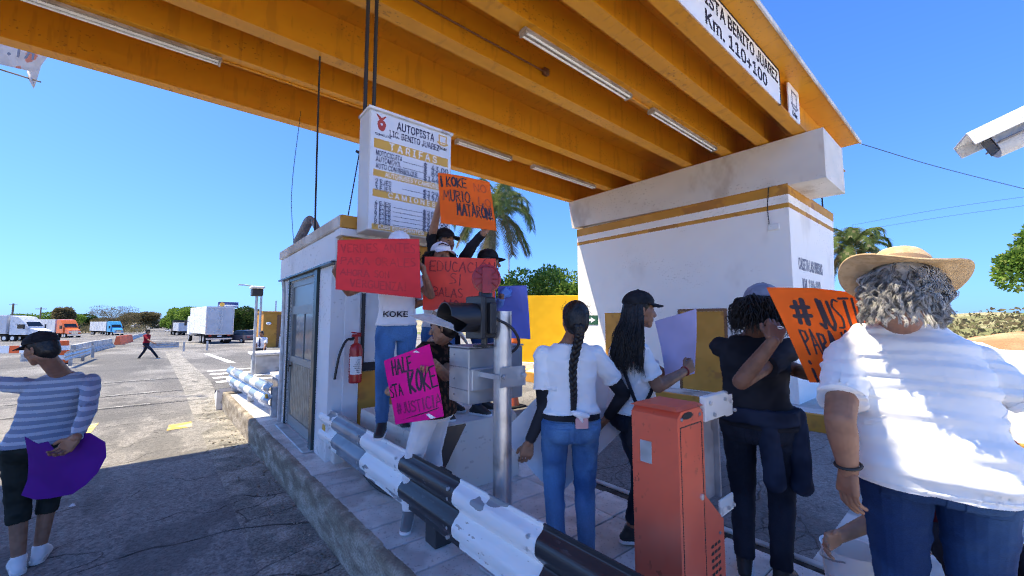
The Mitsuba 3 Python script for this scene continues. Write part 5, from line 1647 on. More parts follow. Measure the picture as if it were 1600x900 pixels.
# jacket knotted round the hips
jk = [bone(w11['spine'](.98) + w11['r'] * .20 + w11['f'] * .02, .045, w11['spine'](.60) + w11['r'] * .21 - w11['f'] * .02, .055), bone(w11['spine'](.96) + w11['r'] * .12 + w11['f'] * .14, .045, w11['spine'](.56) + w11['r'] * .16 + w11['f'] * .10, .045), bone(w11['spine'](.98) - w11['f'] * .12 + w11['r'] * .08, .05, w11['spine'](.62) - w11['f'] * .12 + w11['r'] * .10, .06),
      loft([(w11['spine'](z_), w11['r'], w11['f'], .225, .185) for z_ in (.93, .97, 1.02)])]
add('tied_jacket', finish(union(jk), .018, 5, wrinkle(.008, (9, 9, 7), 5)), 'navy_jacket', W11[0], True)
k = thing('mobile_phone', 'phone with a blue screen at the hip pocket of the person in black', 'phone')
pq = w11['spine'](.86) - w11['r'] * .225 - w11['f'] * .03
add('case', prism(rounded(.085, .125, .012), .009, pq, unit(w11['f'] * .8 - w11['r'] * .1), V(.1, .05, 1)), 'off_white', k, False)
add('screen', prism(rounded(.068, .08, .008), .002, pq + unit(w11['f']) * .008 + V(0, 0, .03) - w11['r'] * .0025 if False else pq + V(-.004, -.012, .03), unit(w11['f'] * .8 - w11['r'] * .1), V(.1, .05, 1)), 'phone_screen', k, False)
add('ring', trimesh.creation.torus(.0105, .003, 16, 8, transform=trimesh.transformations.concatenate_matrices(trimesh.transformations.translation_matrix((2.153, 0.63, 1.815)), trimesh.geometry.align_vectors((0, 0, 1), (.5, 0, .8)))), 'gold_ring', W11[0], True)

Im = (2.307, 0.181, 0.355)


def folds(p):
    a = meshkit.fbm(np.stack([p[:, 0] * 3.2, p[:, 1] * 3.2, p[:, 2] * 19 + p[:, 0] * 3], 1), 2, 11)
    return .026 * (np.abs(a - .5) * 2.4 - .35) + .004 * (meshkit.fbm(p * 14, 2, 4) - .5)


W12 = figure('large person in straw hat with curly grey hair and white shirt, seen from behind', (Im[0], Im[1], .352), 74, 1.75, 1.26, (.05, -.07), hips=1.02, belly=.02, hyaw=74,
             Lf=dict(e=(1.975, 0.396, 1.471), w=(2.011, 0.386, 1.276), hand=((.06, .1, -1), (.6, -.5, 0)), curl=.3, sleeve=.72), R=dict(e=(2.387, -0.115, 1.534), w=(2.865, -0.127, 1.31), sleeve=.8),
             skin='skin_brown', top=('white_cotton', .835, .66, .03), bottom=('denim_dark', .10, 1.0), shoes='shoe_white', hair=('curly', 'hair_grey'), shoulder=1.30, hat=('hat', 'tan_straw', .200, (84, -23, -1), .10, .012), headpos=(2.102, 0.211, 1.966), res=.013, wr=folds)
w12 = W12[1]
add('wrist_band', trimesh.creation.torus(.040, .006, 24, 8, transform=trimesh.transformations.concatenate_matrices(trimesh.transformations.translation_matrix(w12['arms']['L'][2] + V(0, 0, .02)), trimesh.geometry.align_vectors((0, 0, 1), unit(w12['arms']['L'][2] - w12['arms']['L'][1])))), 'shoe_black', W12[0], True)
Jm = (3.049, 0.151, 0.302)
W13 = figure('seated person in maroon top half hidden behind the straw hat wearer', (Jm[0], Jm[1], .352), 250, 1.6, 1.0, seat=.44, R=dict(w=(2.309, 0.489, 0.895), e=(2.651, 0.354, 0.945)), Lf=dict(w=(2.708, 0.022, 1.148)), skin='skin_tan', top=('maroon_cotton', .93, .8), bottom=('denim_black', .4), shoes='shoe_black', hair=('short', 'hair_black'), res=.022)
pc = thing('plastic_chair', 'white plastic chair half hidden by the straw hat wearer', 'chair')
cB = basis(250)
co = V(Jm[0], Jm[1], .352)
cp = lambda x, y, z: co + cB @ V(x, y, z)
add('seat', man2tri(hull(*[sph(cp(x, y, .41), .018) for x in (-.22, .22) for y in (-.24, .20)])), 'plain_white', pc, 30)
add('backrest', man2tri(hull(*[sph(cp(x, y, z), .015) for x in (-.2, .2) for y, z in ((-.25, .45), (-.33, .85))])), 'plain_white', pc, 30)
for x in (-.23, .23):
    for y in (-.26, .22):
        add('leg', tube([cp(x * .95, y * .95, .41), cp(x * 1.08, y * 1.08, 0)], [.03, .022], 8), 'plain_white', pc, 30)
    add('armrest', man2tri(union([hull(*[sph(cp(x * 1.12, y, .64), .018) for y in (-.26, .2)]), hull(sph(cp(x * 1.12, .2, .64), .02), sph(cp(x, .22, .4), .025))])), 'plain_white', pc, 30)
bk = thing('white_bucket', 'white bucket on the tiles behind the left arm of the straw hat wearer', 'bucket')
q_ = (2.72, 0.534, 0.548)
add('pail', revolve([(0, 0), (.10, 0), (.125, .33), (.13, .335), (.12, .33), (.095, .01), (0, .01)], 28).apply_transform(trimesh.transformations.translation_matrix((q_[0], q_[1], .355))), 'plain_white', bk, 40)
add('handle', tube([(q_[0] + .128 * math.cos(a), q_[1] + .128 * math.sin(a), .66 - .04 * abs(math.sin(a))) for a in np.linspace(0, math.pi, 12)], .004, 6), 'galvanised', bk, True)

Km = (11.707, 13.683, -0.043)
W14 = figure('worker in orange high-visibility trousers far beyond the signal post', (Km[0], Km[1], -.07), 220, 1.7, 1.0, top=('hivis_orange', .93, 1.9), bottom=('hivis_orange', .10), hair=('short', 'hair_black'), shoes='shoe_black', res=.035)
for q_ in ('R', 'L'):
    h, kn, an, _ = W14[1]['legs'][q_]
    for tt in (.35, .6):
        c_ = kn + (an - kn) * tt
        add('reflective_band', cat_(cyl(c_, c_ + (an - kn) * .12, .074, 14)), 'reflective_white', W14[0], False)

# ---------------------------------------------------------------- plants
def leafquads(c, d, size, lr, n_up=.3):
    """one small folded leaf (two triangles each side) at every point"""
    m = len(c)
    a = d + lr.normal(0, .55, (m, 3))
    a /= np.linalg.norm(a, axis=1, keepdims=True) + 1e-9
    b = np.cross(a, lr.normal(0, 1, (m, 3)) + [0, 0, n_up])
    b /= np.linalg.norm(b, axis=1, keepdims=True) + 1e-9
    s = size * lr.uniform(.6, 1.3, (m, 1))
    v = np.stack([c, c + a * s * .5 + b * s * .28, c + a * s, c + a * s * .5 - b * s * .28], 1).reshape(-1, 3)
    i = np.arange(m) * 4
    f = np.concatenate([np.stack([i, i + 1, i + 2], 1), np.stack([i, i + 2, i + 3], 1)])
    return trimesh.Trimesh(v, f, process=False)


def crown_pts(blobs, per, lr, hollow=.55):
    cs, ds = [], []
    for (x, y, z, rx, ry, rz) in blobs:
        q = lr.normal(0, 1, (per, 3))
        q /= np.linalg.norm(q, axis=1, keepdims=True)
        rr = lr.uniform(hollow ** 3, 1, (per, 1)) ** (1 / 3)
        k = .78 + .42 * meshkit.fbm(q * 2.2 + [x, y, z], 3)[:, None]
        cs.append(np.array([x, y, z]) + q * rr * k * [rx, ry, rz])
        ds.append(q)
    return np.vstack(cs), np.vstack(ds)


def tree(name, label, cat, base, h, w, leaf, seed, n=5000, blobs=9, size=.2, trunk_h=.35, group=None, bare=False):
    lr = np.random.default_rng(seed)
    t = thing(name, label, cat, group)
    x, y, z = base
    th = h * trunk_h
    bl, br = [], [tube([(x, y, z - .3), (x + w * .02, y, z + th * .6), (x, y, z + th)], [h * .03, h * .024, h * .02], 8)]
    for i in range(blobs):
        a, rr = lr.uniform(0, 6.28), w * .5 * math.sqrt(lr.uniform(.02, .62))
        bz = z + th + (h - th) * lr.uniform(.12, .80)
        k = lr.uniform(.55, 1)
        b = (x + rr * math.cos(a), y + rr * math.sin(a), bz, w * .27 * k, w * .27 * k, (h - th) * .26 * k)
        bl.append(b)
        br.append(tube(bend((x, y, z + th * .85), (x + rr * .4 * math.cos(a), y + rr * .4 * math.sin(a), z + th + (bz - z - th) * .6), b[:3], n=4), np.linspace(h * .014, h * .004, 9), 6))
        if bare:
            for _ in range(7):
                e = V(*b[:3]) + lr.normal(0, 1, 3) * [w * .16, w * .16, h * .09]
                br.append(tube([b[:3], (V(*b[:3]) + e) / 2 + lr.normal(0, .05, 3), e], [h * .005, h * .003, h * .0015], 4))
    add('trunk', cat_(*br), 'bark', t, True)
    c, d = crown_pts(bl, n // blobs, lr)
    add('crown', leafquads(c, d, size, lr), leaf, t, False)
    return t


def palm(label, base, h, fl, seed, nf=26, skirt=True):
    lr = np.random.default_rng(seed)
    t = thing('palm_tree', label, 'palm tree', 'palms behind the toll plaza')
    x, y, z = base
    top = V(x + .25, y, z + h)
    pth = bend((x, y, z - .2), (x + .05, y, z + h * .4), (x + .18, y, z + h * .75), top, n=8)
    rad = np.linspace(.22, .13, len(pth)) * (1 + .05 * np.sin(np.arange(len(pth)) * 2.4))
    add('trunk', tube(pth, rad, 14), 'palm_bark', t, True)
    for i in range(nf):
        a = i * 2.399 + lr.normal(0, .12)
        el = math.radians(78 - 105 * (i / nf) + lr.normal(0, 6))
        L = fl * lr.uniform(.85, 1.1)
        dirh = V(math.cos(a), math.sin(a), 0)
        p0 = top + V(0, 0, .05)
        p1 = p0 + (dirh * math.cos(el) + V(0, 0, math.sin(el))) * L * .45
        p2 = p1 + (dirh * math.cos(el - .75) + V(0, 0, math.sin(el - .75))) * L * .35
        p3 = p2 + (dirh * .35 + V(0, 0, -.9)) * L * .28
        sp_ = bend(p0, p1, p2, p3, n=10)
        ms = [tube(sp_, np.linspace(.022, .005, len(sp_)), 5)]
        vs, fs_ = [], []
        tg = np.gradient(sp_, axis=0)
        for j in range(4, len(sp_)):
            for kk_ in range(4):
                tt = unit(tg[j])
                sd = unit(np.cross(tt, (0, 0, 1)))
                base_ = sp_[j] + (tg[j] * .25 * kk_ if j < len(sp_) - 1 else 0)
                ln = fl * .26 * math.sin(math.pi * (j + kk_ * .25) / (len(sp_) + 2)) ** .6
                for q in (1, -1):
                    tip = base_ + (sd * q * .75 + tt * .55 + V(0, 0, -.45 + lr.normal(0, .12))) * ln
                    wv = tt * .022
                    n0 = len(vs)
                    vs += [base_ - wv, base_ + wv, tip]
                    fs_.append((n0, n0 + 1, n0 + 2))
        ms.append(trimesh.Trimesh(np.array(vs), np.array(fs_), process=False))
        add('frond', cat_(*ms), 'leaf_palm' if i < nf - 6 else 'leaf_dry', t, False)
    return t


b = (14.553, 19.3, 1.088)
palm('tall palm rising behind the orange overhead poster', (b[0], b[1], -.2), 8.4, 3.2, 5, 34)
b = (27.228, 4.508, 2.85)
palm('smaller palm showing between the pier and the straw hat', (b[0], b[1], 0), 5.5, 2.0, 9, 28)
b = (16.97, 17.185, 1.85)
for i, (u_x, hh, ww, sd, lb_) in enumerate(((-2.6, 4.7, 4.2, 21, 'leftmost of the three clipped green trees behind the yellow wall'), (.2, 5.3, 4.2, 22, 'middle one of the three clipped green trees behind the yellow wall'), (3.0, 5.0, 3.8, 23, 'rightmost of the three clipped green trees, next to the white pier'))):
    tree('garden_tree', lb_, 'tree', (b[0] + u_x * .77, b[1] - u_x * .64, -.2), hh, ww, 'leaf_green', sd, 14000, 14, .20, .2)
b = (20.051, -1.107, 1.469)
tree('street_tree', 'bushy green tree at the right edge beside the white camera', 'tree', (b[0], b[1], 0), 4.75, 2.1, 'leaf_green', 31, 10000, 14, .13, .62)

# far trees on the left and centre
b = (-17.059, 211.133, 1.374)
tree('bare_tree', 'large half bare grey tree left of the distant overpass', 'tree', (b[0], b[1], -2.6), 9.6, 13, 'leaf_dry', 41, 9000, 18, .30, .2, bare=True)
far = [(18, 180, 5.0, 13, 'low green tree at the far left horizon', 'leaf_green'), (98, 180, 5.8, 12, 'green tree above the orange truck', 'leaf_green'), (100, 150, 8.2, 6, 'thin bare treetop above the white truck', 'leaf_dry'), (135, 200, 5.6, 16, 'green tree line patch behind the trailer', 'leaf_dark'), (228, 250, 7.5, 22, 'dull tree standing just left of the walking man', 'leaf_dry'),
       (283, 170, 8.2, 11, 'green tree right of the overpass', 'leaf_green'), (300, 110, 6.6, 9, 'yellow-green tree hidden partly by the box truck', 'leaf_green'), (372, 75, 5.2, 6, 'dark round tree right of the box truck', 'leaf_dark'), (388, 85, 6.0, 6, 'sparse tree behind the street light', 'leaf_dry'), (355, 120, 6.0, 9, 'dark tree right behind the truck roof', 'leaf_dark')]
PX_ = {18: (-55.14, 282.496, 1.85), 98: (-37.601, 267.726, 1.85), 100: (-30.969, 222.797, 1.85), 135: (-32.765, 289.883, 1.85), 228: (-12.637, 338.507, 1.85), 283: (2.795, 220.595, 1.85), 300: (4.086, 140.82, 1.85), 372: (9.363, 90.475, 1.85), 388: (12.268, 101.143, 1.85), 355: (12.497, 146.852, 1.85)}
for i, (u_x, dd, hh, ww, lb_, lf) in enumerate(far):
    q = PX_[u_x]
    zb = zg(q[1])
    tree('roadside_tree', lb_, 'tree', (q[0], q[1], zb), hh + (-zb - 1), ww, lf, 60 + i, 7000, 11, .004 * dd + .12, .2)
# scrub along the embankment and the ridge on the right
lr = np.random.default_rng(77)
c = []
for _ in range(2600):
    q = lr.uniform(0, 1)
    c.append((-95 + 85 * q + lr.normal(0, 3), 190 + 60 * lr.uniform() + 40 * q, -3.2 + abs(lr.normal(0, 1.3))))
for _ in range(3200):
    c.append((45 + lr.uniform(0, 160), lr.uniform(-30, 55), abs(lr.normal(0, 1.1)) + .2))
c = np.array(c)
m = leafquads(np.repeat(c, 7, 0) + lr.normal(0, .5, (len(c) * 7, 3)), lr.normal(0, 1, (len(c) * 7, 3)), .5, lr)
lab(add('scrub_vegetation', m, 'leaf_dry', None, False), 'dry roadside scrub along the verges', None, None, 'stuff')
xs, ys = np.linspace(60, 240, 40), np.linspace(-60, 60, 40)
gx_, gy_ = np.meshgrid(xs, ys)
hz = 3.6 * np.exp(-((gx_ - 130) / 42) ** 2) * (.5 + meshkit.fbm(np.stack([gx_ * .03, gy_ * .03, gx_ * 0], -1), 3)) - .3
v = np.stack([gx_, gy_, hz], -1).reshape(-1, 3)
f = []
for j in range(39):
    for i in range(39):
        a = j * 40 + i
        f += [(a, a + 1, a + 41), (a, a + 41, a + 40)]
struct('hill', trimesh.Trimesh(v, np.array(f), process=False), 'scrub', 'low dry ridge on the right horizon', True)
q = (44.12, -2.883, 0.199)
mm = trimesh.creation.icosphere(subdivisions=4)
mm.vertices = mm.vertices * [5.0, 4.5, 1.2] * (1 + .25 * (meshkit.fbm(np.array(mm.vertices) * 2.5, 4)[:, None] - .5))
mm.apply_translation((q[0], q[1], -.1))
lab(add('earth_mound', mm, 'red_earth', None, 40), 'reddish earth mound behind the straw hat wearer', 'earth mound')

# ---------------------------------------------------------------- walls and buildings behind
yw = thing('yellow_wall', 'bright yellow wall with a white foot beyond the far lane', 'wall')
yr = lambda m: turn(m, -53, (0, 0, 1), (9.75, 11.1, 0))
add('wall_face', yr(box(9.75, 19, 11.1, 11.4, .34, 2.74, .01)), 'yellow_paint', yw, False)
add('plinth', yr(box(9.7, 19, 11.02, 11.42, -.05, .335, .01)), 'plain_white', yw, False)
add('foot_line', yr(box(9.6, 19, 10.7, 11.015, -.05, .10, .005)), 'yellow_paint', yw, False)
ob = thing('orange_booth', 'distant orange booth building with white spot lamps right of the guard', 'building')
q = (5.929, 39.822, -0.309)
ox, oy, oz = q[0], q[1], zg(q[1])
add('wall', box(ox, ox + 5, oy, oy + 3.4, oz, 2.45, .02), 'ochre_paint', ob, False)
add('parapet', box(ox - .08, ox + 5.1, oy - .08, oy + 3.5, 2.452, 2.60, .02), 'ochre_paint', ob, False)
add('panel', box(ox + 1.0, ox + 1.8, oy - .03, oy - .002, oz + .02, 2.3), 'conduit_brown', ob, False)
for x_ in (.35, 2.1):
    add('spot_lamp', trimesh.Trimesh(sph((ox + x_, oy - .2, 1.55), .2, (1, 1, .7)), ICO.faces), 'plain_white', ob, True)
add('cabinet', box(ox + 1.2, ox + 1.9, oy - .6, oy - .04, oz, oz + .9, .02), 'plain_white', ob, False)
wc = thing('concrete_wall_block', 'long white concrete block beyond the chequered guardrail', 'barrier')
q0 = (2.364, 17.899, -0.245)
add('block', box(q0[0], q0[0] + 4.2, q0[1] - .5, q0[1] + .4, -.2, .55, .05), 'concrete', wc, False)
add('capping', box(q0[0] - .1, q0[0] + 4.2, q0[1] - .6, q0[1] + .5, .553, .66, .03), 'off_white', wc, False)
gb = thing('meter_box', 'grey cabinet with a white lid at the end of the chequered guardrail', 'box')
add('cabinet_body', box(1.36, 1.62, 7.4, 8.0, .352, .90, .01), 'gate_grey', gb, False)
add('lid', box(1.33, 1.65, 7.36, 8.04, .903, .96, .01), 'off_white', gb, False)

op = thing('overpass', 'distant grey road bridge crossing over the highway', 'bridge')
add('deck', box(-46, 40, 418, 430, .35, 2.0), 'concrete', op, False)
add('parapet', cat_(box(-46, 40, 417.6, 417.95, .9, 3.3), box(-46, 40, 430.05, 430.4, 1.9, 3.3)), 'trailer_grey', op, False)
for x_ in (-42, -13, 12, 34):
    add('column', box(x_, x_ + 1.6, 420, 428, -5.2, .345), 'concrete', op, False)
em = thing('retaining_wall', 'long brown retaining wall behind the trucks on the left', 'wall')
q1, q2 = (-66.837, 364.475, 1.85), (-21.934, 339.778, 1.85)
L_ = math.hypot(q2[0] - q1[0], q2[1] - q1[1])
ang = math.degrees(math.atan2(q2[1] - q1[1], q2[0] - q1[0]))
mk = lambda x0, x1, y0, y1, z0, z1: turn(move(box(x0, x1, y0, y1, z0, z1), q1[0], q1[1], 0), ang, (0, 0, 1), (q1[0], q1[1], 0))
for i in range(12):
    add('panel', mk(L_ * i / 12, L_ * (i + 1) / 12 - .12, 0, .5, -5, 2.2), 'brown_wall' if i != 9 else 'worn_plaster', em, False)
add('coping', mk(0, L_, -.2, .7, 2.21, 2.8), 'conduit_brown', em, False)


# ---------------------------------------------------------------- vehicles
def wheel(parent, c, ax, r, w, n=20):
    ax = unit(ax)
    p = V(*c)
    t = add('wheel', cyl(p - ax * w / 2, p + ax * w / 2, r, n), 'dark_rubber', parent, 40)
    add('rim', cyl(p - ax * (w / 2 + .01), p + ax * (w / 2 + .01), r * .58, n), 'aluminium', t, 40)
    return t


def local(o, deg):
    B = basis(deg)
    M = np.eye(4)
    M[:3, :3] = B
    M[:3, 3] = o

    def go(m):
        m = m.copy()
        m.apply_transform(M)
        return m
    return go, (lambda x, y, z: V(*o) + B @ V(x, y, z))


# box truck seen from behind
o = (4.022, 54.594, -0.804)
bt = thing('box_truck', 'white box truck seen from behind, waiting in the right lane', 'truck')
G_, Q_ = local((o[0], o[1], -.74), -8)
add('cargo_box', G_(box(-1.27, 1.27, .05, 8.2, 1.05, 4.05, .03)), 'truck_white', bt, False)
for s_ in (-1, 1):
    add('rear_door', G_(box(min(s_ * .02, s_ * 1.17), max(s_ * .02, s_ * 1.17), 0, .045, 1.18, 3.86, .01)), 'truck_panel', bt, False)
    add('lock_rod', G_(cyl((s_ * .18, -.03, 1.15), (s_ * .18, -.03, 3.88), .02, 8)), 'aluminium', bt, True)
    add('tail_light', G_(box(s_ * .85 - .13, s_ * .85 + .13, -.03, .02, .82, .95)), 'tail_red', bt, False)
    add('mudflap', G_(box(s_ * .92 - .32, s_ * .92 + .32, .55, .57, .15, .8)), 'dark_rubber', bt, False)
    add('mirror', G_(cat_(box(s_ * 1.5 - .12, s_ * 1.5 + .12, 9.2, 9.3, 1.9, 2.6, .03), cyl((s_ * 1.15, 9.3, 2.4), (s_ * 1.5, 9.25, 2.4), .02))), 'chassis_dark', bt, False)
    for yy in (1.4, 2.7, 9.4):
        wheel(bt, Q_(s_ * .95, yy, .5), Q_(1, 0, 0) - Q_(0, 0, 0), .5, .45 if yy < 5 else .28)
add('door_frame', G_(cat_(box(-1.28, 1.28, .0, .05, 3.88, 4.06), box(-1.28, -1.18, .0, .05, 1.06, 3.878), box(1.18, 1.28, .0, .05, 1.06, 3.878), box(-1.28, 1.28, -.02, .05, .98, 1.055))), 'aluminium', bt, False)
add('chassis', G_(cat_(box(-.5, .5, .3, 10, .62, .98), box(-1.1, 1.1, .02, .16, .55, .72))), 'chassis_dark', bt, False)
add('bumper', G_(box(-1.2, 1.2, -.06, .02, .45, .62, .02)), 'aluminium', bt, False)
add('plate', G_(box(-.2, .2, -.05, -.02, .76, .9)), 'plain_white', bt, False)
add('cab', G_(box(-1.15, 1.15, 8.5, 10.4, .7, 3.1, .15)), 'truck_white', bt, False)
rs = thing('roof_sign', 'long blue and white sign box on a post above the box truck', 'sign')
q = (4.813, 56.092, 3.602)
add('panel', box(q[0] - .95, q[0] + .95, q[1], q[1] + .7, q[2] - .32, q[2] + .30, .04), 'blue_banner', rs, False)
add('stripe', box(q[0] - .9, q[0] + .9, q[1] - .02, q[1] - .002, q[2] - .2, q[2] - .02), 'plain_white', rs, False)
add('disc', cyl((q[0] - .6, q[1] - .03, q[2]), (q[0] - .6, q[1] - .003, q[2]), .24, 20), 'print_gold', rs, False)
add('mast', cyl((q[0], q[1] + .35, -1), (q[0], q[1] + .35, q[2] - .32), .1, 10), 'galvanised', rs, True)


def car(label, o, deg, paint):
    t = thing('parked_car', label, 'car')
    G_, Q_ = local(o, deg)
    body = [(-.85, .35), (.85, .35), (.88, .62), (.84, .92), (-.84, .92), (-.88, .62)]
    add('car_body', G_(man2tri(hull(np.array([(x, y, z) for x, z in body for y in (-2.0, 2.05)]), np.array([(x * .92, y, z) for x, z in ((-.8, .5), (.8, .5), (.8, .78), (-.8, .78)) for y in (-2.2, 2.3)])))), paint, t, 30)
    add('cabin', G_(man2tri(hull(np.array([(x, y, .9) for x in (-.8, .8) for y in (-1.75, .95)] + [(x, y, 1.42) for x in (-.6, .6) for y in (-1.15, .25)])))), 'dark_glass', t, 20)
    add('car_roof', G_(man2tri(hull(np.array([(x, y, 1.40) for x in (-.62, .62) for y in (-1.2, .28)] + [(x, y, 1.46) for x in (-.52, .52) for y in (-1.0, .1)])))), paint, t, 20)
    for s_ in (-1, 1):
        add('tail_light', G_(box(s_ * .66 - .14, s_ * .66 + .14, -2.215, -2.18, .66, .78)), 'tail_red', t, False)
        for yy in (-1.3, 1.35):
            wheel(t, Q_(s_ * .78, yy, .31), Q_(1, 0, 0) - Q_(0, 0, 0), .31, .2)
    return t


q = (6.214, 55.368, -0.779)
car('dark sedan just right of the box truck', (q[0], q[1], -.75), -25, 'car_dark')
for u_q, lb_, dg in (((0.353, 393.488, -1.483), 'tiny dark car farthest away on the highway', 5), ((-1.933, 303.606, -1.436), 'tiny pale car on the highway before the overpass', 5)):
    car(lb_, (u_q[0], u_q[1], zg(u_q[1])), dg, 'truck_white' if 'pale' in lb_ else 'car_dark')


def semi(label, o, deg, paint, trailer=10.0, th=3.9, scale=1.0):
    """tractor with a box trailer; the tractor faces +y of its own frame"""
    t = thing('semi_truck', label, 'truck')
    G0, Q_ = local(o, deg)

    def G_(m):
        m = m.copy()
        m.apply_scale(scale)
        return G0(m)
    if trailer:
        add('trailer', G_(box(-1.3, 1.3, -trailer, -.6, 1.15, th, .03)), 'trailer_grey', t, False)
        for i in range(10):
            for s_ in (-1, 1):
                add('trailer_rib', G_(box(s_ * 1.315 - .012, s_ * 1.315 + .012, -trailer + .5 + i * (trailer - 1.4) / 10, -trailer + .58 + i * (trailer - 1.4) / 10, 1.2, th - .05)), 'trailer_grey', t, False)
    add('chassis', G_(box(-.5, .5, -trailer, 3.8, .7, 1.1)), 'chassis_dark', t, False)
    cab = hull(np.array([(x, y, z) for x in (-1.2, 1.2) for y, z in ((-.2, 1.0), (2.3, 1.0), (2.3, 2.3), (1.75, 3.0), (.9, 3.75), (-.2, 3.85))]))
    add('cab', G_(man2tri(cab)), paint, t, 20)
    add('hood', G_(man2tri(hull(np.array([(x * k, y, z) for x in (-1, 1) for y, z, k in ((2.2, 1.0, 1.05), (3.9, .8, .95), (3.9, 1.6, .85), (2.2, 2.1, 1.0))])))), paint, t, 20)
    ws = [(-1.0, 2.33, 2.3), (1.0, 2.33, 2.3), (.92, 1.84, 2.95), (-.92, 1.84, 2.95)]
    add('windscreen', G_(trimesh.Trimesh(np.array(ws + [(x, y - .02, z) for x, y, z in ws]), np.array([(0, 1, 2), (0, 2, 3), (4, 6, 5), (4, 7, 6)]), process=False)), 'dark_glass', t, False)
    for s_ in (-1, 1):
        add('side_window', G_(box(s_ * 1.21 - .01, s_ * 1.21 + .01, .9, 2.0, 1.95, 2.6)), 'dark_glass', t, False)
        add('headlight', G_(box(s_ * .72 - .2, s_ * .72 + .2, 3.85, 3.93, 1.15, 1.4, .02)), 'aluminium', t, False)
        add('mirror', G_(box(s_ * 1.45 - .1, s_ * 1.45 + .1, 2.1, 2.2, 1.9, 2.6, .02)), 'chassis_dark', t, False)
        for yy in ((3.0, .3, -.9) + ((-trailer + 1, -trailer + 2.3) if trailer else ())):
            wheel(t, Q_(s_ * .98 * scale, yy * scale, .5 * scale), Q_(1, 0, 0) - Q_(0, 0, 0), .5 * scale, .4 * scale, 14)
    add('grille', G_(box(-.5, .5, 3.88, 3.92, .85, 1.55, .02)), 'chrome', t, False)
    add('bumper', G_(box(-1.1, 1.1, 3.75, 4.0, .4, .8, .05)), 'chrome' if paint != 'truck_white' else 'truck_white', t, False)
    return t


def on(q):
    return (q[0], q[1], zg(q[1]))


semi('orange tractor pulling a grey trailer, parked on the left plaza', on((-17.566, 127.961, -1.836)), 150, 'truck_orange', 14, 3.9)
semi('white tractor standing beside the orange one', on((-21.489, 139.145, -1.947)), 158, 'truck_white', 0, 3.9)
semi('blue tractor with a short grey trailer farther along the left', on((-12.555, 157.863, -2.061)), 158, 'truck_blue', 12, 3.7)
semi('grey trailer truck cut off at the far left edge', on((-17.935, 96.721, -1.102)), 128, 'truck_white', 13, 4.0)
semi('dark far lorry left of the walking man', on((-13.974, 287.625, -2.483)), 170, 'car_dark', 10, 3.6)
semi('far lorry right of the highway under the trees', on((1.386, 136.883, -1.483)), -8, 'chassis_dark', 8, 3.2)

# ---------------------------------------------------------------- street furniture on the left and in the middle
gl = thing('guardrail', 'galvanised guardrail end on the left side of the sunlit lane', 'guardrail')
a, b = V(*(-3.509, 28.149, -0.804)[:2]), V(*(-3.494, 35.34, -0.717)[:2])
for i in range(4):
    p0, p1 = a + (b - a) * i / 4, a + (b - a) * (i + 1) / 4
    d_ = unit(b - a)
    z0 = zg(p0[1]) + .35
    add('panel', prism(wpoly, float(np.linalg.norm(p1 - p0)) - .01, (p0[0], p0[1], z0), (d_[1], -d_[0], 0), (0, 0, 1)), 'galvanised', gl, 50)
for t_ in (.02, .5, .98):
    p0 = a + (b - a) * t_
    add('post', box(p0[0] - .16, p0[0] - .04, p0[1] - .06, p0[1] + .06, zg(p0[1]), zg(p0[1]) + .75), 'concrete', gl, False)


def jersey(label, a, b, h=.85, group='concrete lane barriers on the left', paint='concrete'):
    a, b = V(*a), V(*b)
    d_ = unit(V(b[0] - a[0], b[1] - a[1], 0))
    sd = V(-d_[1], d_[0], 0)
    pts = []
    for p in (a, b):
        z = zg(p[1])
        for q, zz in ((.34, 0), (.30, .18), (.14, .36), (.10, h)):
            for s_ in (1, -1):
                pts.append((p[0] + sd[0] * q * s_, p[1] + sd[1] * q * s_, z + zz * .92))
    m1 = hull(*[np.array([x for x in pts if True])])
    base_ = hull(np.array(pts[0:4] + pts[8:12]))
    mid_ = hull(np.array(pts[2:6] + pts[10:14]))
    top_ = hull(np.array(pts[4:8] + pts[12:16]))
    return lab(add('lane_barrier', man2tri(union([base_, mid_, top_])), paint, None, False), label, 'barrier', group)


jersey('nearest concrete barrier behind the left guardrail', (-4.464, 35.519, -0.893), (-4.749, 44.941, -0.906))
jersey('second concrete barrier behind the left guardrail', (-4.711, 44.909, -0.906), (-4.489, 55.217, -0.936))
jersey('low distant concrete barrier behind the red drums', (-4.881, 85.707, -0.906), (-5.197, 112.214, -1.014), .7)
jersey('farthest concrete barrier along the lane', (-5.228, 114.857, -0.95), (-5.91, 162.669, -1.198), .7)


def drum(label, o, h=1.0, group=None):
    t = thing('traffic_drum', label, 'traffic drum', group)
    z = 0
    for i in range(5):
        r0, r1 = .30 - .022 * i, .295 - .022 * (i + 1) + .012
        add('band', revolve([(0, i * h / 5), (r0, i * h / 5 + .002), (r1, (i + 1) * h / 5 - .004), (0, (i + 1) * h / 5 - .002)], 20).apply_transform(trimesh.transformations.translation_matrix(o)), 'drum_orange' if i % 2 == 0 else 'reflective_white', t, 40)
    add('base_ring', revolve([(0, 0), (.38, 0), (.37, .06), (0, .06)], 20).apply_transform(trimesh.transformations.translation_matrix(o)), 'dark_rubber', t, 40)


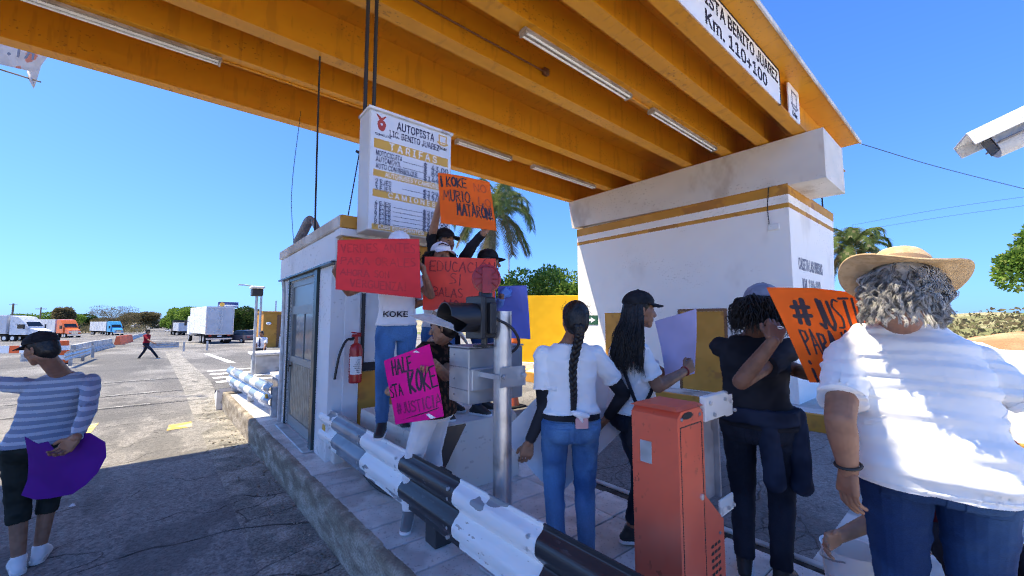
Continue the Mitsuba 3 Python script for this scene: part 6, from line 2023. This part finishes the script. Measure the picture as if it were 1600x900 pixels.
drum('orange and white striped drum behind the black cap of the person in stripes', on((-4.114, 29.922, -0.341)), 1.15)
rd = ['nearest', 'second', 'third', 'fourth']
for i, q in enumerate(((-4.293, 61.581, -0.664), (-4.307, 65.529, -0.687), (-4.285, 69.446, -0.69), (-4.288, 73.39, -0.758))):
    t = lab(add('plastic_barrier', turn(man2tri(hull(np.array([(x, y, z * 1.0) for z, k in ((0, 1), (.4, .8), (.95, .45)) for x in (-.45, .45) for y in (-.3 * k, .3 * k)]))), 70, (0, 0, 1)).apply_transform(trimesh.transformations.translation_matrix(on(q))), 'cone_orange', None, False), rd[i] + ' of the four red plastic barriers left of the walking man', 'barrier', 'red plastic barriers')
bc = thing('barricade', 'low red and white barricade at the far left edge', 'barricade')
q = on((-6.739, 34.745, -0.245))
for i in range(4):
    add('board', turn(box(-1.1 + i * .55, -.56 + i * .55, -.03, .03, .45, .85), -40, (0, 0, 1)).apply_transform(trimesh.transformations.translation_matrix(q)), 'drum_orange' if i % 2 == 0 else 'reflective_white', bc, False)
for x_ in (-.9, .9):
    add('leg', turn(box(x_ - .04, x_ + .04, -.2, .2, 0, .45), -40, (0, 0, 1)).apply_transform(trimesh.transformations.translation_matrix(q)), 'galvanised', bc, False)
gs = thing('guardrail', 'short grey guardrail stub before the box truck', 'guardrail')
q = (0.657, 39.049, -0.626)
add('panel', prism(wpoly, 2.2, (q[0], q[1] + 2.2, zg(q[1]) + .35), (-1, 0, 0), (0, 0, 1)) if False else prism(wpoly, 2.0, (q[0] - .2, q[1], zg(q[1]) + .3), (0, -1, 0), (0, 0, 1)), 'galvanised', gs, 50)
for x_ in (.1, 1.5):
    add('post', box(q[0] + x_ - .06, q[0] + x_ + .06, q[1] + .02, q[1] + .16, zg(q[1]), zg(q[1]) + .72), 'galvanised', gs, False)
tc = thing('traffic_cone', 'orange traffic cone in the sun right of the signal post', 'traffic cone')
q = (5.649, 6.709, 0.048)
add('cone_body', revolve([(.03, .78), (.16, .04), (.0, .04)], 20).apply_transform(trimesh.transformations.translation_matrix((q[0], q[1], 0))), 'cone_orange', tc, 40)
add('sleeve', revolve([(.075, .54), (.098, .42), (.102, .42), (.079, .54)], 20).apply_transform(trimesh.transformations.translation_matrix((q[0], q[1], 0))), 'reflective_white', tc, 40)
add('base', box(q[0] - .22, q[0] + .22, q[1] - .22, q[1] + .22, .004, .045, .01), 'dark_rubber', tc, False)

# posts and poles
cp_ = thing('camera_post', 'thin post with a white camera housing beside the chequered guardrail', 'post')
q = (2.157, 16.078, 0.029)
z1 = (2.022, 15.917, 2.664)[2]
add('pole', cyl((q[0], q[1], -.05), (q[0], q[1], z1), .045, 12), 'galvanised', cp_, True)
add('housing', box(q[0] - .16, q[0] + .16, q[1] - .2, q[1] + .2, z1, z1 + .24, .02), 'dark_paint', cp_, False)
add('hood', box(q[0] - .2, q[0] + .2, q[1] - .28, q[1] + .25, z1 + .243, z1 + .33, .03), 'plain_white', cp_, False)
sl = thing('street_light', 'tall street light with a curved arm behind the camera post', 'street light')
q = (5.694, 39.963, 0.231)
z1 = (5.479, 39.707, 4.441)[2]
e = (4.424, 40.555, 4.818)
add('pole', cyl((q[0], q[1], zg(q[1])), (q[0], q[1], z1), .09, 12), 'galvanised', sl, True)
add('arm', tube(bend((q[0], q[1], z1 - .05), (q[0] * .6 + e[0] * .4, q[1] * .6 + e[1] * .4, z1 + .25), (e[0], e[1], e[2])), .05, 8), 'galvanised', sl, True)
add('lamp_head', box(e[0] - .35, e[0] + .1, e[1] - .1, e[1] + .1, e[2] - .06, e[2] + .05, .03), 'galvanised', sl, False)
poles = [((-30.28, 182.973, 0.898), (-30.524, 182.683, 5.66)[2], 'wooden pole above the white truck', .16), ((-48.949, 251.184, 0.58), (-49.352, 250.705, 8.453)[2], 'twin-topped pylon at the far left', .3), ((25.603, 30.899, 1.85), (25.261, 30.493, 8.517)[2], 'slim lamp pole in front of the palm', .09), ((11.73, 68.81, 1.85), (11.583, 68.636, 4.707)[2], 'slim pole above the orange booth', .1),
         ((13.288, 113.478, 1.096), (13.11, 113.267, 4.564)[2], 'pole right of the box truck, left one of two', .14), ((14.596, 118.938, 1.056), (14.417, 118.725, 4.548)[2], 'pole right of the box truck, right one of two', .14)]
for q, z1, lb_, r_ in poles:
    t = thing('utility_pole', lb_, 'pole')
    add('shaft', cyl((q[0], q[1], zg(q[1])), (q[0], q[1], z1), r_, 10), 'bark' if r_ > .1 else 'galvanised', t, True)
    if r_ >= .14:
        d_ = unit(V(.77, -.64, 0))
        add('crossarm', tube([V(q[0], q[1], z1 - .5) - d_ * 1.6, V(q[0], q[1], z1 - .5) + d_ * 1.6], .1, 6), 'bark', t, True)
wires = [(((20.561, 2.94, 8.86), (25.972, 1.028, 8.65), (33.069, -2.262, 8.041)), 'sagging black wire running right from the canopy corner', .014), (((76.78, 12.566, 15.946), (80.31, 2.913, 17.128), (82.659, -5.668, 17.565)), 'upper thin wire on the right sky', .02), (((76.829, 12.624, 14.993), (80.368, 2.982, 15.993), (82.716, -5.601, 16.453)), 'lower thin wire on the right sky', .02)]
for pts, lb_, r_ in wires:
    lab(add('overhead_wire', tube(bend(*pts, n=12), r_, 5), 'cable_black', None, True), lb_, 'wire')

# security camera at the right, on its own mast outside the view
sc_ = thing('security_camera', 'white security camera housing at the upper right edge', 'security camera')
p0, p1 = (3.861, 0.034, 3.047), (3.966, -0.402, 3.238)
ax_ = unit(p1 - V(*p0)) if isinstance(p1, np.ndarray) else unit(V(*p1) - V(*p0))
sdv = unit(np.cross(ax_, (0, 0, 1)))
upv = np.cross(sdv, ax_)
O_ = V(*p0) + ax_ * .0


def cb(x0, x1, y0, y1, z0, z1, bev=.004):
    m = box(x0, x1, y0, y1, z0, z1, bev)
    M = np.eye(4)
    M[:3, 0], M[:3, 1], M[:3, 2], M[:3, 3] = ax_, -sdv, upv, O_
    m.apply_transform(M)
    return m


add('sunshield', cat_(cb(0, .62, -.01, .26, -.012, .0, .002), cb(.0, .62, .262, .27, -.09, .0, .002), cb(0, .62, -.02, -.012, -.09, .0, .002)), 'plain_white', sc_, False)
bd = LineString([(.13, -.09), (.13, -.12)]).buffer(.085)
add('housing', prism(affinity.translate(bd, 0, 0), .48, O_ + ax_ * .10, -sdv, upv) if np.dot(np.cross(-sdv, upv), ax_) > 0 else prism(affinity.scale(bd, -1, 1, origin=(0, 0)), .48, O_ + ax_ * .10, sdv, upv), 'truck_panel', sc_, 40)
add('rail_trim', cb(.10, .58, .005, .262, -.135, -.125, .003), 'gate_grey', sc_, False)
add('lens_window', cb(.094, .099, .06, .20, -.17, -.06, .002), 'dark_glass', sc_, False)
bx_ = O_ + ax_ * .62
add('mount_arm', tube(bend(bx_ - upv * .12 - ax_ * .1 - sdv * .12, bx_ - upv * .3, (bx_[0] + .5, bx_[1] - .2, bx_[2] - .45)), .03, 10), 'plain_white', sc_, True)
add('mast', cyl((bx_[0] + .5, bx_[1] - .2, .0), (bx_[0] + .5, bx_[1] - .2, bx_[2] + .1), .05, 12), 'galvanised', sc_, True)

# torn banner tied beyond the far beam
bn = thing('torn_banner', 'torn pale banner with reversed lettering hanging at the upper left corner', 'banner')
c0 = [(-4.572, 16.681, 9.609), (-2.718, 15.155, 9.279), (-2.977, 15.49, 8.156), (-4.523, 16.74, 8.651)]
TL_, TR_, BR_, BL_ = (V(*q) for q in c0)
nb_ = unit(np.cross(TR_ - TL_, TL_ - BL_))
pl = Polygon([(0, 0), (.82, .06), (.86, -.12), (.97, -.30), (1.0, .2), (1.2, 1), (0, 1)])
gs_ = []
for i in range(14):
    for j in range(10):
        c = pl.intersection(sbox(i * .1 - .05, j * .16 - .4, i * .1 + .05, j * .16 - .24))
        for g_ in getattr(c, 'geoms', [c]):
            if g_.geom_type == 'Polygon' and g_.area > 1e-6:
                gs_.append(prism(g_, .001, (0, 0, 0), (1, 0, 0), (0, 1, 0)))


def bmap(v):
    s, t = v[:, :1], v[:, 1:2]
    p = TL_ * (1 - s) * t + TR_ * s * t + BR_ * s * (1 - t) + BL_ * (1 - s) * (1 - t)
    return p + nb_ * (.05 * np.sin(6 * s + 3 * t) + v[:, 2:3])


m = cat_(*gs_)
m.vertices = bmap(np.array(m.vertices))
add('cloth', m, 'banner_cloth', bn, 30)
tx = meshkit.text_mesh('RT. 10', .30, .002, True)
w_ = tx.bounds[1][0]
vv = np.array(tx.vertices)
v2 = np.stack([.90 - vv[:, 0] / w_ * .75, .32 + vv[:, 1] * 1.1, .002 + vv[:, 2]], 1)
tx.vertices = bmap(v2)
tx.invert()
add('lettering', tx, 'print_grey', bn, False)
k = add('banner_stick', cyl((-4.222, 16.375, 8.455), (-2.874, 15.17, 7.873), .02, 8), 'bark', None, True)
lab(k, 'thin stick tied below the torn banner', 'stick')
k = add('tie_knot', tube(bend((-3.154, 15.504, 8.194), (-3.066, 15.321, 7.97), (-3.006, 15.291, 7.776)), .03, 6), 'banner_cloth', None, True)
lab(k, 'short cloth tie hanging from the stick under the banner', 'tie')
